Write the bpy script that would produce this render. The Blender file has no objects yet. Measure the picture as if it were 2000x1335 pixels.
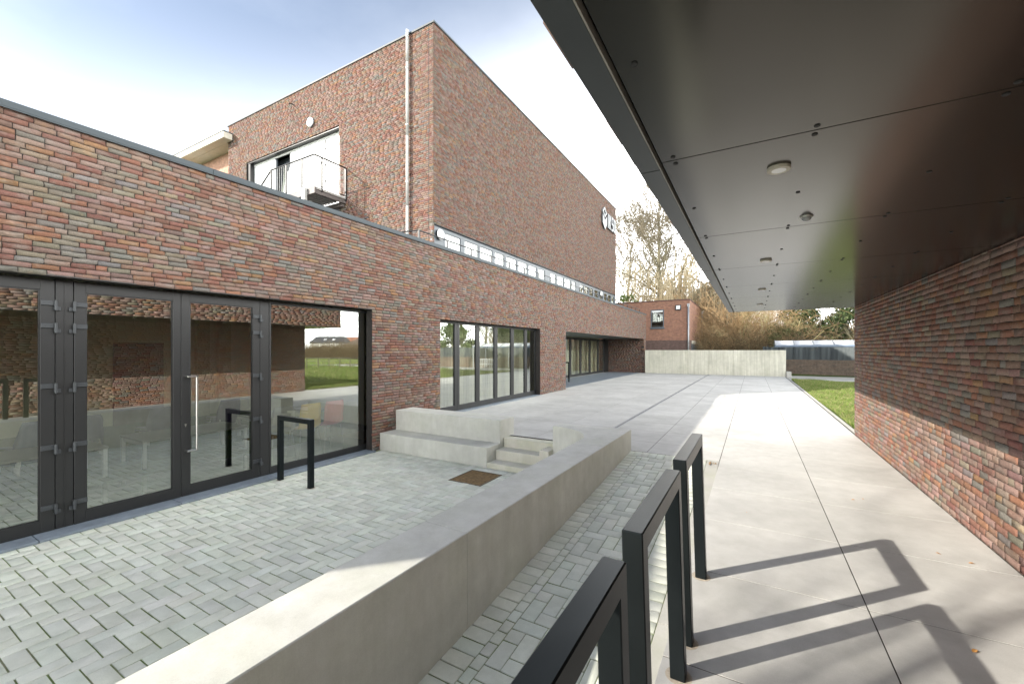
import bpy, math, random
import numpy as np
from mathutils import Vector, Matrix
R = math.radians
rng = np.random.default_rng(7)
random.seed(7)
C = bpy.context.scene.collection
sc = bpy.context.scene

# ------------------------------------------------------------------ camera
EYE = 1.6
FPX = 814.0
cam_d = bpy.data.cameras.new('camera')
cam = bpy.data.objects.new('camera', cam_d)
C.objects.link(cam)
cam.location = (0, 0, EYE)
cam.rotation_euler = (R(90), 0, R(30))
cam_d.sensor_width = 36.0
cam_d.lens = FPX / 2000 * 36.0
cam_d.shift_y = (682.5 - 667.5) / 2000
cam_d.clip_start = 0.05
cam_d.clip_end = 3000
sc.camera = cam

# ------------------------------------------------------------------ light
SUN = Vector((-1.335, -1.38, 1.0)).normalized()      # towards the sun
world = bpy.data.worlds.new('World')
sc.world = world
world.use_nodes = True
wn = world.node_tree.nodes
wl = world.node_tree.links
for n in list(wn):
    wn.remove(n)
sky = wn.new('ShaderNodeTexSky')
sky.sky_type = 'NISHITA'
sky.sun_disc = False
sky.sun_elevation = math.asin(SUN.z)
sky.sun_rotation = math.atan2(SUN.x, SUN.y)
sky.air_density = 1.0
sky.dust_density = 1.0
sky.ozone_density = 1.0
sky.altitude = 50
hsv = wn.new('ShaderNodeHueSaturation')
hsv.inputs['Saturation'].default_value = 0.78
hsv.inputs['Value'].default_value = 0.40
# thin high cloud veil brightened to fill shade: soft wisps, thicker towards the horizon
tc = wn.new('ShaderNodeTexCoord')
mp = wn.new('ShaderNodeMapping')
mp.inputs['Scale'].default_value = (1.0, 1.6, 3.0)
nz = wn.new('ShaderNodeTexNoise')
nz.inputs['Scale'].default_value = 1.6
nz.inputs['Detail'].default_value = 7
nz.inputs['Roughness'].default_value = 0.55
sep = wn.new('ShaderNodeVectorMath')      # veil thins upwards and towards the west
sep.operation = 'DOT_PRODUCT'
sep.inputs[1].default_value = (-0.26, -0.15, 1.0)
m1 = wn.new('ShaderNodeMapRange')
m1.inputs['From Min'].default_value = 0.42
m1.inputs['From Max'].default_value = 0.82
m1.inputs['To Min'].default_value = 0.0
m1.inputs['To Max'].default_value = 0.03
m2 = wn.new('ShaderNodeMapRange')
m2.inputs['From Min'].default_value = 0.30
m2.inputs['From Max'].default_value = 0.80
m2.inputs['To Min'].default_value = 0.95
m2.inputs['To Max'].default_value = 0.0
mm = wn.new('ShaderNodeMath')
mm.operation = 'ADD'
mm.use_clamp = True
mix = wn.new('ShaderNodeMix')
mix.data_type = 'RGBA'
mix.inputs['B'].default_value = (12.5, 12.5, 12.2, 1)
bg = wn.new('ShaderNodeBackground')
bg.inputs['Strength'].default_value = 0.15
out = wn.new('ShaderNodeOutputWorld')
wl.new(sky.outputs[0], hsv.inputs['Color'])
wl.new(tc.outputs['Generated'], mp.inputs['Vector'])
wl.new(mp.outputs[0], nz.inputs['Vector'])
wl.new(tc.outputs['Generated'], sep.inputs[0])
wl.new(nz.outputs['Fac'], m1.inputs['Value'])
wl.new(sep.outputs['Value'], m2.inputs['Value'])
wl.new(m1.outputs[0], mm.inputs[0])
pw = wn.new('ShaderNodeMath')
pw.operation = 'POWER'
pw.inputs[1].default_value = 3.0
wl.new(m2.outputs[0], pw.inputs[0])
wl.new(pw.outputs[0], mm.inputs[1])
wl.new(mm.outputs[0], mix.inputs['Factor'])
wl.new(hsv.outputs[0], mix.inputs['A'])
wl.new(mix.outputs['Result'], bg.inputs['Color'])
wl.new(bg.outputs[0], out.inputs['Surface'])

sun_d = bpy.data.lights.new('sun', 'SUN')
sun_d.energy = 2.0
sun_d.angle = R(0.53)
sun_d.color = (1.0, 0.94, 0.85)
sun = bpy.data.objects.new('sun', sun_d)
C.objects.link(sun)
sun.rotation_euler = SUN.to_track_quat('Z', 'Y').to_euler()

sc.view_settings.view_transform = 'Standard'
sc.view_settings.look = 'None'
sc.view_settings.gamma = 1.0
sc.view_settings.use_curve_mapping = False
sc.view_settings.exposure = 2.1
sc.render.engine = 'CYCLES'
sc.cycles.max_bounces = 8
sc.cycles.diffuse_bounces = 6
sc.cycles.glossy_bounces = 4
sc.cycles.transparent_max_bounces = 12
sc.cycles.use_denoising = True
sc.cycles.sample_clamp_indirect = 4.0

# ------------------------------------------------------------------ helpers
def pix(X, Y, Z):
    """photo pixel of a world point; only used to choose which pieces are large in view"""
    F = -.5 * X + .8660254 * Y
    Rr = .8660254 * X + .5 * Y
    F = np.maximum(F, 1e-3)
    return 1000 + FPX * Rr / F, 682.5 - FPX * (Z - EYE) / F, F

def tag(o, label=None, cat=None, group=None, kind=None):
    if label: o['label'] = label
    if cat: o['category'] = cat
    if group: o['group'] = group
    if kind: o['kind'] = kind
    return o

def empty(name, loc=(0, 0, 0), label=None, cat=None, group=None, kind=None):
    o = bpy.data.objects.new(name, None)
    o.empty_display_size = 0.1
    o.location = loc
    C.objects.link(o)
    return tag(o, label, cat, group, kind)

def par(o, p):
    """parent keeping world coordinates (parents are only translated)"""
    if p is None:
        return o
    o.parent = p
    M = Matrix.Identity(4)
    q = p
    chain = []
    while q is not None:
        chain.append(q)
        q = q.parent
    M = Matrix.Identity(4)
    for q in reversed(chain):
        M = M @ q.matrix_parent_inverse @ q.matrix_basis
    o.matrix_parent_inverse = M.inverted()
    return o

def mesh_np(name, V, F, mat=None, col=None, smooth=False):
    """V (n,3) array, F (m,k) array of equal polygons, col (n,3) optional point colours"""
    V = np.asarray(V, dtype=np.float32)
    F = np.asarray(F, dtype=np.int32)
    me = bpy.data.meshes.new(name)
    m, k = F.shape
    me.vertices.add(len(V))
    me.vertices.foreach_set('co', V.ravel())
    me.loops.add(m * k)
    me.loops.foreach_set('vertex_index', F.ravel())
    me.polygons.add(m)
    me.polygons.foreach_set('loop_start', np.arange(0, m * k, k, dtype=np.int32))
    me.polygons.foreach_set('loop_total', np.full(m, k, dtype=np.int32))
    if smooth:
        me.polygons.foreach_set('use_smooth', np.ones(m, dtype=bool))
    me.update(calc_edges=True)
    if col is not None:
        a = me.color_attributes.new('bc', 'FLOAT_COLOR', 'POINT')
        cc = np.ones((len(V), 4), dtype=np.float32)
        cc[:, :3] = col
        a.data.foreach_set('color', cc.ravel())
    if mat:
        me.materials.append(mat)
    return me

def link(name, me, parent=None, loc=(0, 0, 0)):
    o = bpy.data.objects.new(name, me)
    o.location = loc
    C.objects.link(o)
    par(o, parent)
    return o

class MB:
    """collects boxes, prisms and tubes into one mesh"""
    def __init__(s):
        s.v = []
        s.f = []
    def quad(s, a, b, c, d):
        n = len(s.v)
        s.v += [tuple(a), tuple(b), tuple(c), tuple(d)]
        s.f.append((n, n + 1, n + 2, n + 3))
        return s
    def box(s, x0, x1, y0, y1, z0, z1, b=0.0):
        x0, x1 = min(x0, x1), max(x0, x1)
        y0, y1 = min(y0, y1), max(y0, y1)
        z0, z1 = min(z0, z1), max(z0, z1)
        b = min(b, (x1 - x0) / 2.2, (y1 - y0) / 2.2, (z1 - z0) / 2.2)
        n = len(s.v)
        if b <= 0:
            s.v += [(x, y, z) for z in (z0, z1) for y in (y0, y1) for x in (x0, x1)]
            s.f += [tuple(n + i for i in q) for q in
                    ((0, 2, 3, 1), (4, 5, 7, 6), (0, 1, 5, 4), (2, 6, 7, 3), (0, 4, 6, 2), (1, 3, 7, 5))]
            return s
        # chamfered box: 24 vertices
        idx = {}
        for ix in (0, 1):
            for iy in (0, 1):
                for iz in (0, 1):
                    X = (x0, x1)[ix]; Y = (y0, y1)[iy]; Z = (z0, z1)[iz]
                    sx = b if ix == 0 else -b
                    sy = b if iy == 0 else -b
                    sz = b if iz == 0 else -b
                    idx[(ix, iy, iz, 'x')] = len(s.v); s.v.append((X, Y + sy, Z + sz))
                    idx[(ix, iy, iz, 'y')] = len(s.v); s.v.append((X + sx, Y, Z + sz))
                    idx[(ix, iy, iz, 'z')] = len(s.v); s.v.append((X + sx, Y + sy, Z))
        g = lambda a, b_, c_, k: idx[(a, b_, c_, k)]
        F = s.f
        F.append((g(0,0,0,'x'), g(0,0,1,'x'), g(0,1,1,'x'), g(0,1,0,'x')))
        F.append((g(1,0,0,'x'), g(1,1,0,'x'), g(1,1,1,'x'), g(1,0,1,'x')))
        F.append((g(0,0,0,'y'), g(1,0,0,'y'), g(1,0,1,'y'), g(0,0,1,'y')))
        F.append((g(0,1,0,'y'), g(0,1,1,'y'), g(1,1,1,'y'), g(1,1,0,'y')))
        F.append((g(0,0,0,'z'), g(0,1,0,'z'), g(1,1,0,'z'), g(1,0,0,'z')))
        F.append((g(0,0,1,'z'), g(1,0,1,'z'), g(1,1,1,'z'), g(0,1,1,'z')))
        for a in (0, 1):
            for c_ in (0, 1):
                F.append((g(a,0,c_,'x'), g(a,1,c_,'x'), g(a,1,c_,'z'), g(a,0,c_,'z')))
                F.append((g(0,a,c_,'y'), g(1,a,c_,'y'), g(1,a,c_,'z'), g(0,a,c_,'z')))
                F.append((g(a,c_,0,'x'), g(a,c_,1,'x'), g(a,c_,1,'y'), g(a,c_,0,'y')))
                for d in (0, 1):
                    F.append((g(a,c_,d,'x'), g(a,c_,d,'y'), g(a,c_,d,'z')))
        return s
    def prism(s, pts, z0, z1):
        """pts: xy outline; vertical prism"""
        n = len(s.v); k = len(pts)
        s.v += [(x, y, z0) for x, y in pts] + [(x, y, z1) for x, y in pts]
        s.f.append(tuple(n + k + i for i in range(k)))
        s.f.append(tuple(n + i for i in reversed(range(k))))
        for i in range(k):
            j = (i + 1) % k
            s.f.append((n + i, n + j, n + k + j, n + k + i))
        return s
    def extrude(s, pts, d):
        """pts: planar 3-D outline, pushed along d"""
        n = len(s.v); k = len(pts)
        d = Vector(d)
        s.v += [tuple(p) for p in pts] + [tuple(Vector(p) + d) for p in pts]
        s.f.append(tuple(n + i for i in range(k)))
        s.f.append(tuple(n + k + i for i in reversed(range(k))))
        for i in range(k):
            j = (i + 1) % k
            s.f.append((n + j, n + i, n + k + i, n + k + j))
        return s
    def tube(s, a, b, r0, r1=None, n=8, cap=True):
        if r1 is None: r1 = r0
        a = Vector(a); b = Vector(b)
        t = (b - a).normalized()
        u = t.orthogonal().normalized(); w = t.cross(u)
        k = len(s.v)
        for p, r in ((a, r0), (b, r1)):
            for i in range(n):
                an = 2 * math.pi * i / n
                s.v.append(tuple(p + (u * math.cos(an) + w * math.sin(an)) * r))
        for i in range(n):
            j = (i + 1) % n
            s.f.append((k + i, k + j, k + n + j, k + n + i))
        if cap:
            s.f.append(tuple(k + i for i in reversed(range(n))))
            s.f.append(tuple(k + n + i for i in range(n)))
        return s
    def build(s, name, mat, parent=None, smooth=False):
        me = bpy.data.meshes.new(name)
        me.from_pydata(s.v, [], s.f)
        me.update()
        if smooth:
            me.polygons.foreach_set('use_smooth', [True] * len(me.polygons))
        if mat: me.materials.append(mat)
        return link(name, me, parent)

# ------------------------------------------------------------------ materials
def new_mat(name):
    m = bpy.data.materials.new(name)
    m.use_nodes = True
    nt = m.node_tree
    b = nt.nodes['Principled BSDF']
    return m, nt, b

def pos(nt):
    return nt.nodes.new('ShaderNodeNewGeometry').outputs['Position']

def noise(nt, vec, scale, detail=4, rough=0.55, sc3=None):
    if sc3:
        mpn = nt.nodes.new('ShaderNodeMapping')
        mpn.inputs['Scale'].default_value = sc3
        nt.links.new(vec, mpn.inputs['Vector'])
        vec = mpn.outputs[0]
    n = nt.nodes.new('ShaderNodeTexNoise')
    n.inputs['Scale'].default_value = scale
    n.inputs['Detail'].default_value = detail
    n.inputs['Roughness'].default_value = rough
    nt.links.new(vec, n.inputs['Vector'])
    return n.outputs['Fac']

def ramp(nt, fac, stops):
    r = nt.nodes.new('ShaderNodeValToRGB')
    e = r.color_ramp.elements
    while len(e) < len(stops):
        e.new(0.5)
    for el, (p, c) in zip(e, stops):
        el.position = p
        el.color = (*c, 1) if len(c) == 3 else c
    nt.links.new(fac, r.inputs[0])
    return r.outputs[0]

def mixc(nt, fac, a, b, mode='MIX'):
    n = nt.nodes.new('ShaderNodeMix')
    n.data_type = 'RGBA'
    n.blend_type = mode
    for s, v in (('Factor', fac), ('A', a), ('B', b)):
        if isinstance(v, (int, float)):
            n.inputs[s].default_value = v
        elif isinstance(v, tuple):
            n.inputs[s].default_value = (*v, 1)
        else:
            nt.links.new(v, n.inputs[s])
    return n.outputs['Result']

def bump(nt, b, h, strength, dist=0.01):
    n = nt.nodes.new('ShaderNodeBump')
    n.inputs['Strength'].default_value = strength
    n.inputs['Distance'].default_value = dist
    nt.links.new(h, n.inputs['Height'])
    nt.links.new(n.outputs[0], b.inputs['Normal'])
    return n

def simple(name, col, rough=0.6, metal=0.0, var=0.12, scale=6.0, bmp=0.0, spec=0.5):
    m, nt, b = new_mat(name)
    p = pos(nt)
    f = noise(nt, p, scale, 5)
    lo = tuple(c * (1 - var) for c in col); hi = tuple(min(1, c * (1 + var)) for c in col)
    nt.links.new(ramp(nt, f, [(0.3, lo), (0.7, hi)]), b.inputs['Base Color'])
    b.inputs['Roughness'].default_value = rough
    b.inputs['Metallic'].default_value = metal
    b.inputs['Specular IOR Level'].default_value = spec
    if bmp:
        bump(nt, b, noise(nt, p, scale * 12, 4), bmp, 0.004)
    return m

def brick_mat(name='brick_clay', near=True):
    m, nt, b = new_mat(name)
    a = nt.nodes.new('ShaderNodeAttribute')
    a.attribute_name = 'bc'
    p = pos(nt)
    c = a.outputs['Color']
    # firing clouds within a brick: soft grey and ochre patches
    f1 = noise(nt, p, 5.5, 3, 0.6, (1, 1, 2.0))
    k1 = ramp(nt, f1, [(0.50, (0, 0, 0)), (0.68, (1, 1, 1))])
    c = mixc(nt, mixc(nt, 1.0, k1, (0.45, 0.45, 0.45), 'MULTIPLY'), c, (0.20, 0.185, 0.16))
    f2 = noise(nt, mixc(nt, 0.0, p, p), 7.3, 2, 0.5)
    k2 = ramp(nt, f2, [(0.62, (0, 0, 0)), (0.76, (1, 1, 1))])
    c = mixc(nt, mixc(nt, 1.0, k2, (0.4, 0.4, 0.4), 'MULTIPLY'), c, (0.275, 0.165, 0.09))
    # fine sandy grain
    f3 = noise(nt, p, 90 if near else 14, 6, 0.75, (1, 1, 2.2))
    c = mixc(nt, 1.0, c, ramp(nt, f3, [(0.28, (0.55, 0.55, 0.55)), (0.72, (1.42, 1.42, 1.42))]), 'MULTIPLY')
    if near:
        f5 = noise(nt, p, 420, 3, 0.6)
        c = mixc(nt, 1.0, c, ramp(nt, f5, [(0.35, (0.78, 0.78, 0.78)), (0.68, (1.2, 1.2, 1.2))]), 'MULTIPLY')
    nt.links.new(c, b.inputs['Base Color'])
    b.inputs['Roughness'].default_value = 0.88
    b.inputs['Specular IOR Level'].default_value = 0.25
    f4 = noise(nt, p, 60, 7, 0.7, (1, 1, 3.0))
    if near: bump(nt, b, f4, 0.35, 0.003)
    return m

M = {}
M['brick'] = brick_mat()
M['brick_far'] = brick_mat('brick_clay_far', False)
M['mortar'] = simple('mortar', (0.022, 0.019, 0.017), 0.95, var=0.3, scale=20)
M['coping'] = simple('coping_aluminium', (0.042, 0.054, 0.062), 0.5, 0.0, 0.05, 2, spec=0.3)
M['frame'] = simple('anthracite_frame', (0.016, 0.0165, 0.017), 0.38, 0.0, 0.06, 3)
M['frame_grey'] = simple('grey_frame', (0.085, 0.10, 0.115), 0.42, 0.0, 0.05, 3)
M['hinge'] = simple('hinge_metal', (0.055, 0.06, 0.065), 0.35, 0.3, 0.05, 3)
M['steel'] = simple('brushed_steel', (0.58, 0.57, 0.54), 0.28, 1.0, 0.05, 30)
M['galv'] = simple('galvanised_steel', (0.50, 0.50, 0.48), 0.45, 0.6, 0.1, 20)
M['white'] = simple('white_lacquer', (0.78, 0.79, 0.79), 0.35, 0.0, 0.02, 3)
M['offwhite'] = simple('offwhite_render', (0.55, 0.52, 0.44), 0.8, 0.0, 0.08, 5)
M['black'] = simple('black_rubber', (0.02, 0.02, 0.02), 0.7, 0.0, 0.1, 8)
M['zinc'] = simple('zinc_pipe', (0.33, 0.34, 0.35), 0.4, 0.4, 0.1, 4)

def post_mat():
    m, nt, b = new_mat('black_powder_coat')
    p = pos(nt)
    f = noise(nt, p, 700, 3, 0.7)
    b.inputs['Base Color'].default_value = (0.010, 0.012, 0.012, 1)
    b.inputs['Specular IOR Level'].default_value = 0.13
    b.inputs['Specular Tint'].default_value = (0.62, 0.80, 1.0, 1)
    b.inputs['Roughness'].default_value = 0.3
    r = ramp(nt, noise(nt, p, 6, 5, 0.6), [(0.3, (0.29, 0.29, 0.29)), (0.75, (0.33, 0.33, 0.33))])
    nt.links.new(r, b.inputs['Roughness'])
    bump(nt, b, f, 0.12, 0.001)
    return m
M['post'] = post_mat()

def concrete(name, base, green=0.0, streak=False, rough=0.8, pores=0.3):
    m, nt, b = new_mat(name)
    p = pos(nt)
    big = noise(nt, p, 0.9, 6, 0.6)
    med = noise(nt, p, 6, 6, 0.65)
    fine = noise(nt, p, 160, 4, 0.7)
    lo = tuple(c * 0.86 for c in base); hi = tuple(min(1, c * 1.10) for c in base)
    c = ramp(nt, big, [(0.32, lo), (0.68, hi)])
    c = mixc(nt, 1.0, c, ramp(nt, med, [(0.3, (0.91, 0.91, 0.90)), (0.7, (1.06, 1.06, 1.06))]), 'MULTIPLY')
    c = mixc(nt, 1.0, c, ramp(nt, fine, [(0.3, (0.92, 0.92, 0.92)), (0.7, (1.07, 1.07, 1.07))]), 'MULTIPLY')
    # small dark pores
    v = nt.nodes.new('ShaderNodeTexVoronoi')
    v.inputs['Scale'].default_value = 38
    nt.links.new(p, v.inputs['Vector'])
    k = ramp(nt, v.outputs['Distance'], [(0.035, (1, 1, 1)), (0.06, (0, 0, 0))])
    g = ramp(nt, noise(nt, p, 3, 2), [(0.5, (0, 0, 0)), (0.62, (1, 1, 1))])
    c = mixc(nt, mixc(nt, 1.0, mixc(nt, 1.0, k, g, 'MULTIPLY'), (pores, pores, pores), 'MULTIPLY'), c, tuple(x * 0.35 for x in base))
    if streak:
        st = noise(nt, p, 2.6, 5, 0.7, (3.2, 3.2, 0.16))
        c = mixc(nt, 1.0, c, ramp(nt, st, [(0.3, (0.74, 0.73, 0.69)), (0.7, (1.12, 1.12, 1.10))]), 'MULTIPLY')
    if name in ('fairfaced_concrete', 'step_concrete'):
        st = noise(nt, p, 2.2, 5, 0.75, (2.6, 2.6, 0.30))
        c = mixc(nt, 1.0, c, ramp(nt, st, [(0.30, (0.92, 0.915, 0.90)), (0.55, (1.0, 1.0, 1.0)), (0.75, (1.05, 1.05, 1.05))]), 'MULTIPLY')
    if name == 'slab_concrete':
        st = noise(nt, p, 0.7, 7, 0.72)
        c = mixc(nt, 1.0, c, ramp(nt, st, [(0.36, (0.93, 0.93, 0.92)), (0.50, (1.0, 1.0, 1.0)), (0.7, (1.03, 1.03, 1.03))]), 'MULTIPLY')
        st = noise(nt, p, 16, 3, 0.6)
        c = mixc(nt, ramp(nt, st, [(0.70, (0, 0, 0)), (0.76, (0.35, 0.35, 0.35))]), c, (0.33, 0.31, 0.27))
    if green:
        gm = ramp(nt, noise(nt, p, 2.2, 5, 0.7), [(0.45, (0, 0, 0)), (0.75, (green, green, green))])
        c = mixc(nt, gm, c, tuple(x * y for x, y in zip(base, (0.74, 0.80, 0.60))))
    nt.links.new(c, b.inputs['Base Color'])
    b.inputs['Roughness'].default_value = rough
    b.inputs['Specular IOR Level'].default_value = 0.35
    bump(nt, b, noise(nt, p, 120, 5, 0.7), 0.16, 0.003)
    return m
M['conc'] = concrete('fairfaced_concrete', (0.575, 0.57, 0.52), 0.25)
M['step'] = concrete('step_concrete', (0.60, 0.575, 0.49), 0.6, rough=0.85)
M['boardconc'] = concrete('cast_wall_concrete', (0.56, 0.545, 0.47), 0.2, True)
M['slab'] = concrete('slab_concrete', (0.50, 0.492, 0.465), 0.0, rough=0.7, pores=0.15)
nt_ = M['slab'].node_tree
b_ = nt_.nodes['Principled BSDF']
oi = nt_.nodes.new('ShaderNodeObjectInfo')
src = b_.inputs['Base Color'].links[0].from_socket
nt_.links.new(mixc(nt_, 1.0, src, ramp(nt_, oi.outputs['Random'], [(0.0, (0.945, 0.945, 0.94)), (1.0, (1.04, 1.04, 1.04))]), 'MULTIPLY'), b_.inputs['Base Color'])
M['kerb'] = concrete('kerb_concrete', (0.42, 0.41, 0.38), 0.5)
M['bluestone'] = simple('blue_stone_sill', (0.17, 0.20, 0.235), 0.5, 0.0, 0.18, 9, 0.1)

def paver_mat():
    m, nt, b = new_mat('paver_concrete')
    a = nt.nodes.new('ShaderNodeAttribute'); a.attribute_name = 'bc'
    p = pos(nt)
    c = a.outputs['Color']
    f = noise(nt, p, 300, 4, 0.75)
    c = mixc(nt, 1.0, c, ramp(nt, f, [(0.25, (0.82, 0.82, 0.82)), (0.75, (1.16, 1.16, 1.16))]), 'MULTIPLY')
    f = noise(nt, p, 5, 5, 0.65)
    c = mixc(nt, 1.0, c, ramp(nt, f, [(0.3, (0.87, 0.88, 0.86)), (0.7, (1.08, 1.08, 1.08))]), 'MULTIPLY')
    f = noise(nt, p, 1.4, 5, 0.7)
    k = ramp(nt, f, [(0.52, (0, 0, 0)), (0.8, (0.5, 0.5, 0.5))])
    c = mixc(nt, k, c, (0.47, 0.49, 0.38))
    nt.links.new(c, b.inputs['Base Color'])
    b.inputs['Roughness'].default_value = 0.88
    b.inputs['Specular IOR Level'].default_value = 0.3
    bump(nt, b, noise(nt, p, 240, 4, 0.8), 0.3, 0.002)
    return m
M['paver'] = paver_mat()

def moss_mat():
    m, nt, b = new_mat('mossy_joint_sand')
    p = pos(nt)
    f = noise(nt, p, 3.0, 6, 0.7)
    c = ramp(nt, f, [(0.36, (0.26, 0.26, 0.16)), (0.5, (0.19, 0.24, 0.09)), (0.66, (0.12, 0.19, 0.045))])
    f = noise(nt, p, 180, 3, 0.7)
    c = mixc(nt, 1.0, c, ramp(nt, f, [(0.3, (0.6, 0.6, 0.6)), (0.7, (1.4, 1.4, 1.4))]), 'MULTIPLY')
    nt.links.new(c, b.inputs['Base Color'])
    b.inputs['Roughness'].default_value = 1.0
    return m
M['moss'] = moss_mat()

def glass_mat(name, refl=0.40, tint=(0.95, 0.97, 0.90)):
    m = bpy.data.materials.new(name)
    m.use_nodes = True
    nt = m.node_tree
    for n in list(nt.nodes): nt.nodes.remove(n)
    o = nt.nodes.new('ShaderNodeOutputMaterial')
    gl = nt.nodes.new('ShaderNodeBsdfGlossy')
    gl.inputs['Roughness'].default_value = 0.0
    gl.inputs['Color'].default_value = (0.93, 0.97, 0.93, 1)
    tr = nt.nodes.new('ShaderNodeBsdfTransparent')
    tr.inputs['Color'].default_value = (*tint, 1)
    fr = nt.nodes.new('ShaderNodeFresnel')
    fr.inputs['IOR'].default_value = 1.6
    mr = nt.nodes.new('ShaderNodeMapRange')
    mr.inputs['From Min'].default_value = 0.0
    mr.inputs['From Max'].default_value = 1.0
    mr.inputs['To Min'].default_value = refl
    mr.inputs['To Max'].default_value = 1.0
    mx = nt.nodes.new('ShaderNodeMixShader')
    # float glass is never perfectly flat
    p = pos(nt)
    bn = nt.nodes.new('ShaderNodeBump')
    bn.inputs['Strength'].default_value = 0.014
    bn.inputs['Distance'].default_value = 0.012
    nt.links.new(noise(nt, p, 1.3, 2, 0.4), bn.inputs['Height'])
    nt.links.new(bn.outputs[0], gl.inputs['Normal'])
    nt.links.new(fr.outputs[0], mr.inputs['Value'])
    nt.links.new(mr.outputs[0], mx.inputs[0])
    nt.links.new(tr.outputs[0], mx.inputs[1])
    nt.links.new(gl.outputs[0], mx.inputs[2])
    nt.links.new(mx.outputs[0], o.inputs['Surface'])
    return m
M['glass'] = glass_mat('coated_glass')
M['glass_hi'] = glass_mat('mirror_coated_glass', 0.3, (0.4, 0.45, 0.42))

def ceiling_mat():
    m, nt, b = new_mat('satin_soffit_panel')
    p = pos(nt)
    b.inputs['Base Color'].default_value = (0.006, 0.0055, 0.0045, 1)
    f = noise(nt, p, 30, 4, 0.6, (1, 14, 1))
    r = ramp(nt, f, [(0.3, (0.17, 0.17, 0.17)), (0.7, (0.21, 0.21, 0.21))])
    nt.links.new(r, b.inputs['Roughness'])
    b.inputs['Metallic'].default_value = 0.0
    b.inputs['Specular IOR Level'].default_value = 0.6
    b.inputs['Specular Tint'].default_value = (1.0, 0.93, 0.80, 1)
    return m
M['soffit'] = ceiling_mat()
M['fascia'] = simple('fascia_trim_metal', (0.05, 0.057, 0.06), 0.40, 0.2, 0.04, 3)

def brick_far(name, cols, mortar, sx=0.21, sz=0.0583, rot=0.0):
    """brickwork too far away to pick the bricks apart"""
    m, nt, b = new_mat(name)
    g = nt.nodes.new('ShaderNodeNewGeometry')
    s = nt.nodes.new('ShaderNodeSeparateXYZ')
    nt.links.new(g.outputs['Position'], s.inputs[0])
    ad = nt.nodes.new('ShaderNodeMath'); ad.operation = 'ADD'
    nt.links.new(s.outputs['X'], ad.inputs[0]); nt.links.new(s.outputs['Y'], ad.inputs[1])
    cb = nt.nodes.new('ShaderNodeCombineXYZ')
    nt.links.new(ad.outputs[0], cb.inputs['X']); nt.links.new(s.outputs['Z'], cb.inputs['Y'])
    bt = nt.nodes.new('ShaderNodeTexBrick')
    bt.inputs['Scale'].default_value = 1.0
    bt.inputs['Brick Width'].default_value = sx
    bt.inputs['Row Height'].default_value = sz
    bt.inputs['Mortar Size'].default_value = 0.006
    bt.inputs['Color1'].default_value = (*cols[0], 1)
    bt.inputs['Color2'].default_value = (*cols[1], 1)
    bt.inputs['Mortar'].default_value = (*mortar, 1)
    nt.links.new(cb.outputs[0], bt.inputs['Vector'])
    c = bt.outputs['Color']
    f = noise(nt, g.outputs['Position'], 4.5, 5, 0.7)
    c = mixc(nt, 1.0, c, ramp(nt, f, [(0.3, (0.72, 0.72, 0.72)), (0.7, (1.25, 1.25, 1.25))]), 'MULTIPLY')
    f = noise(nt, g.outputs['Position'], 30, 4, 0.7)
    c = mixc(nt, 1.0, c, ramp(nt, f, [(0.3, (0.75, 0.75, 0.75)), (0.7, (1.25, 1.25, 1.25))]), 'MULTIPLY')
    nt.links.new(c, b.inputs['Base Color'])
    b.inputs['Roughness'].default_value = 0.9
    bump(nt, b, bt.outputs['Fac'], -0.5, 0.01)
    return m
M['annexbrick'] = brick_far('annex_brick', ((0.33, 0.165, 0.105), (0.25, 0.12, 0.085)), (0.17, 0.13, 0.10), 0.20, 0.065)
M['annexdark'] = brick_far('annex_plinth_brick', ((0.105, 0.065, 0.055), (0.14, 0.085, 0.07)), (0.10, 0.08, 0.07), 0.20, 0.065)
M['gardenbrick'] = brick_far('garden_wall_brick', ((0.20, 0.14, 0.105), (0.13, 0.10, 0.08)), (0.20, 0.17, 0.13), 0.20, 0.06)
M['oldbrick'] = brick_far('old_building_brick', ((0.48, 0.27, 0.19), (0.40, 0.21, 0.15)), (0.35, 0.28, 0.22), 0.20, 0.06)

# ------------------------------------------------------------------ bricks
PAL = np.array([
    (0.335, 0.155, 0.120), (0.300, 0.135, 0.108), (0.370, 0.170, 0.115), (0.390, 0.250, 0.215),
    (0.410, 0.275, 0.240), (0.370, 0.230, 0.200), (0.430, 0.240, 0.130), (0.400, 0.195, 0.120),
    (0.270, 0.255, 0.240), (0.300, 0.285, 0.270), (0.250, 0.225, 0.190), (0.320, 0.270, 0.210),
    (0.370, 0.280, 0.205), (0.290, 0.195, 0.160), (0.330, 0.210, 0.170)])
PAL = PAL * 0.60 * np.array([0.90, 0.92, 0.90])
PAL = PAL * 0.84 + (PAL * 1.0).mean(0)[None] * 0.16
PALW = np.array([11, 8, 9, 11, 8, 10, 5, 6, 5, 4, 5, 6, 5, 9, 10], float)
PALW /= PALW.sum()
ROW = 0.0583
GAP = 0.0068

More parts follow.
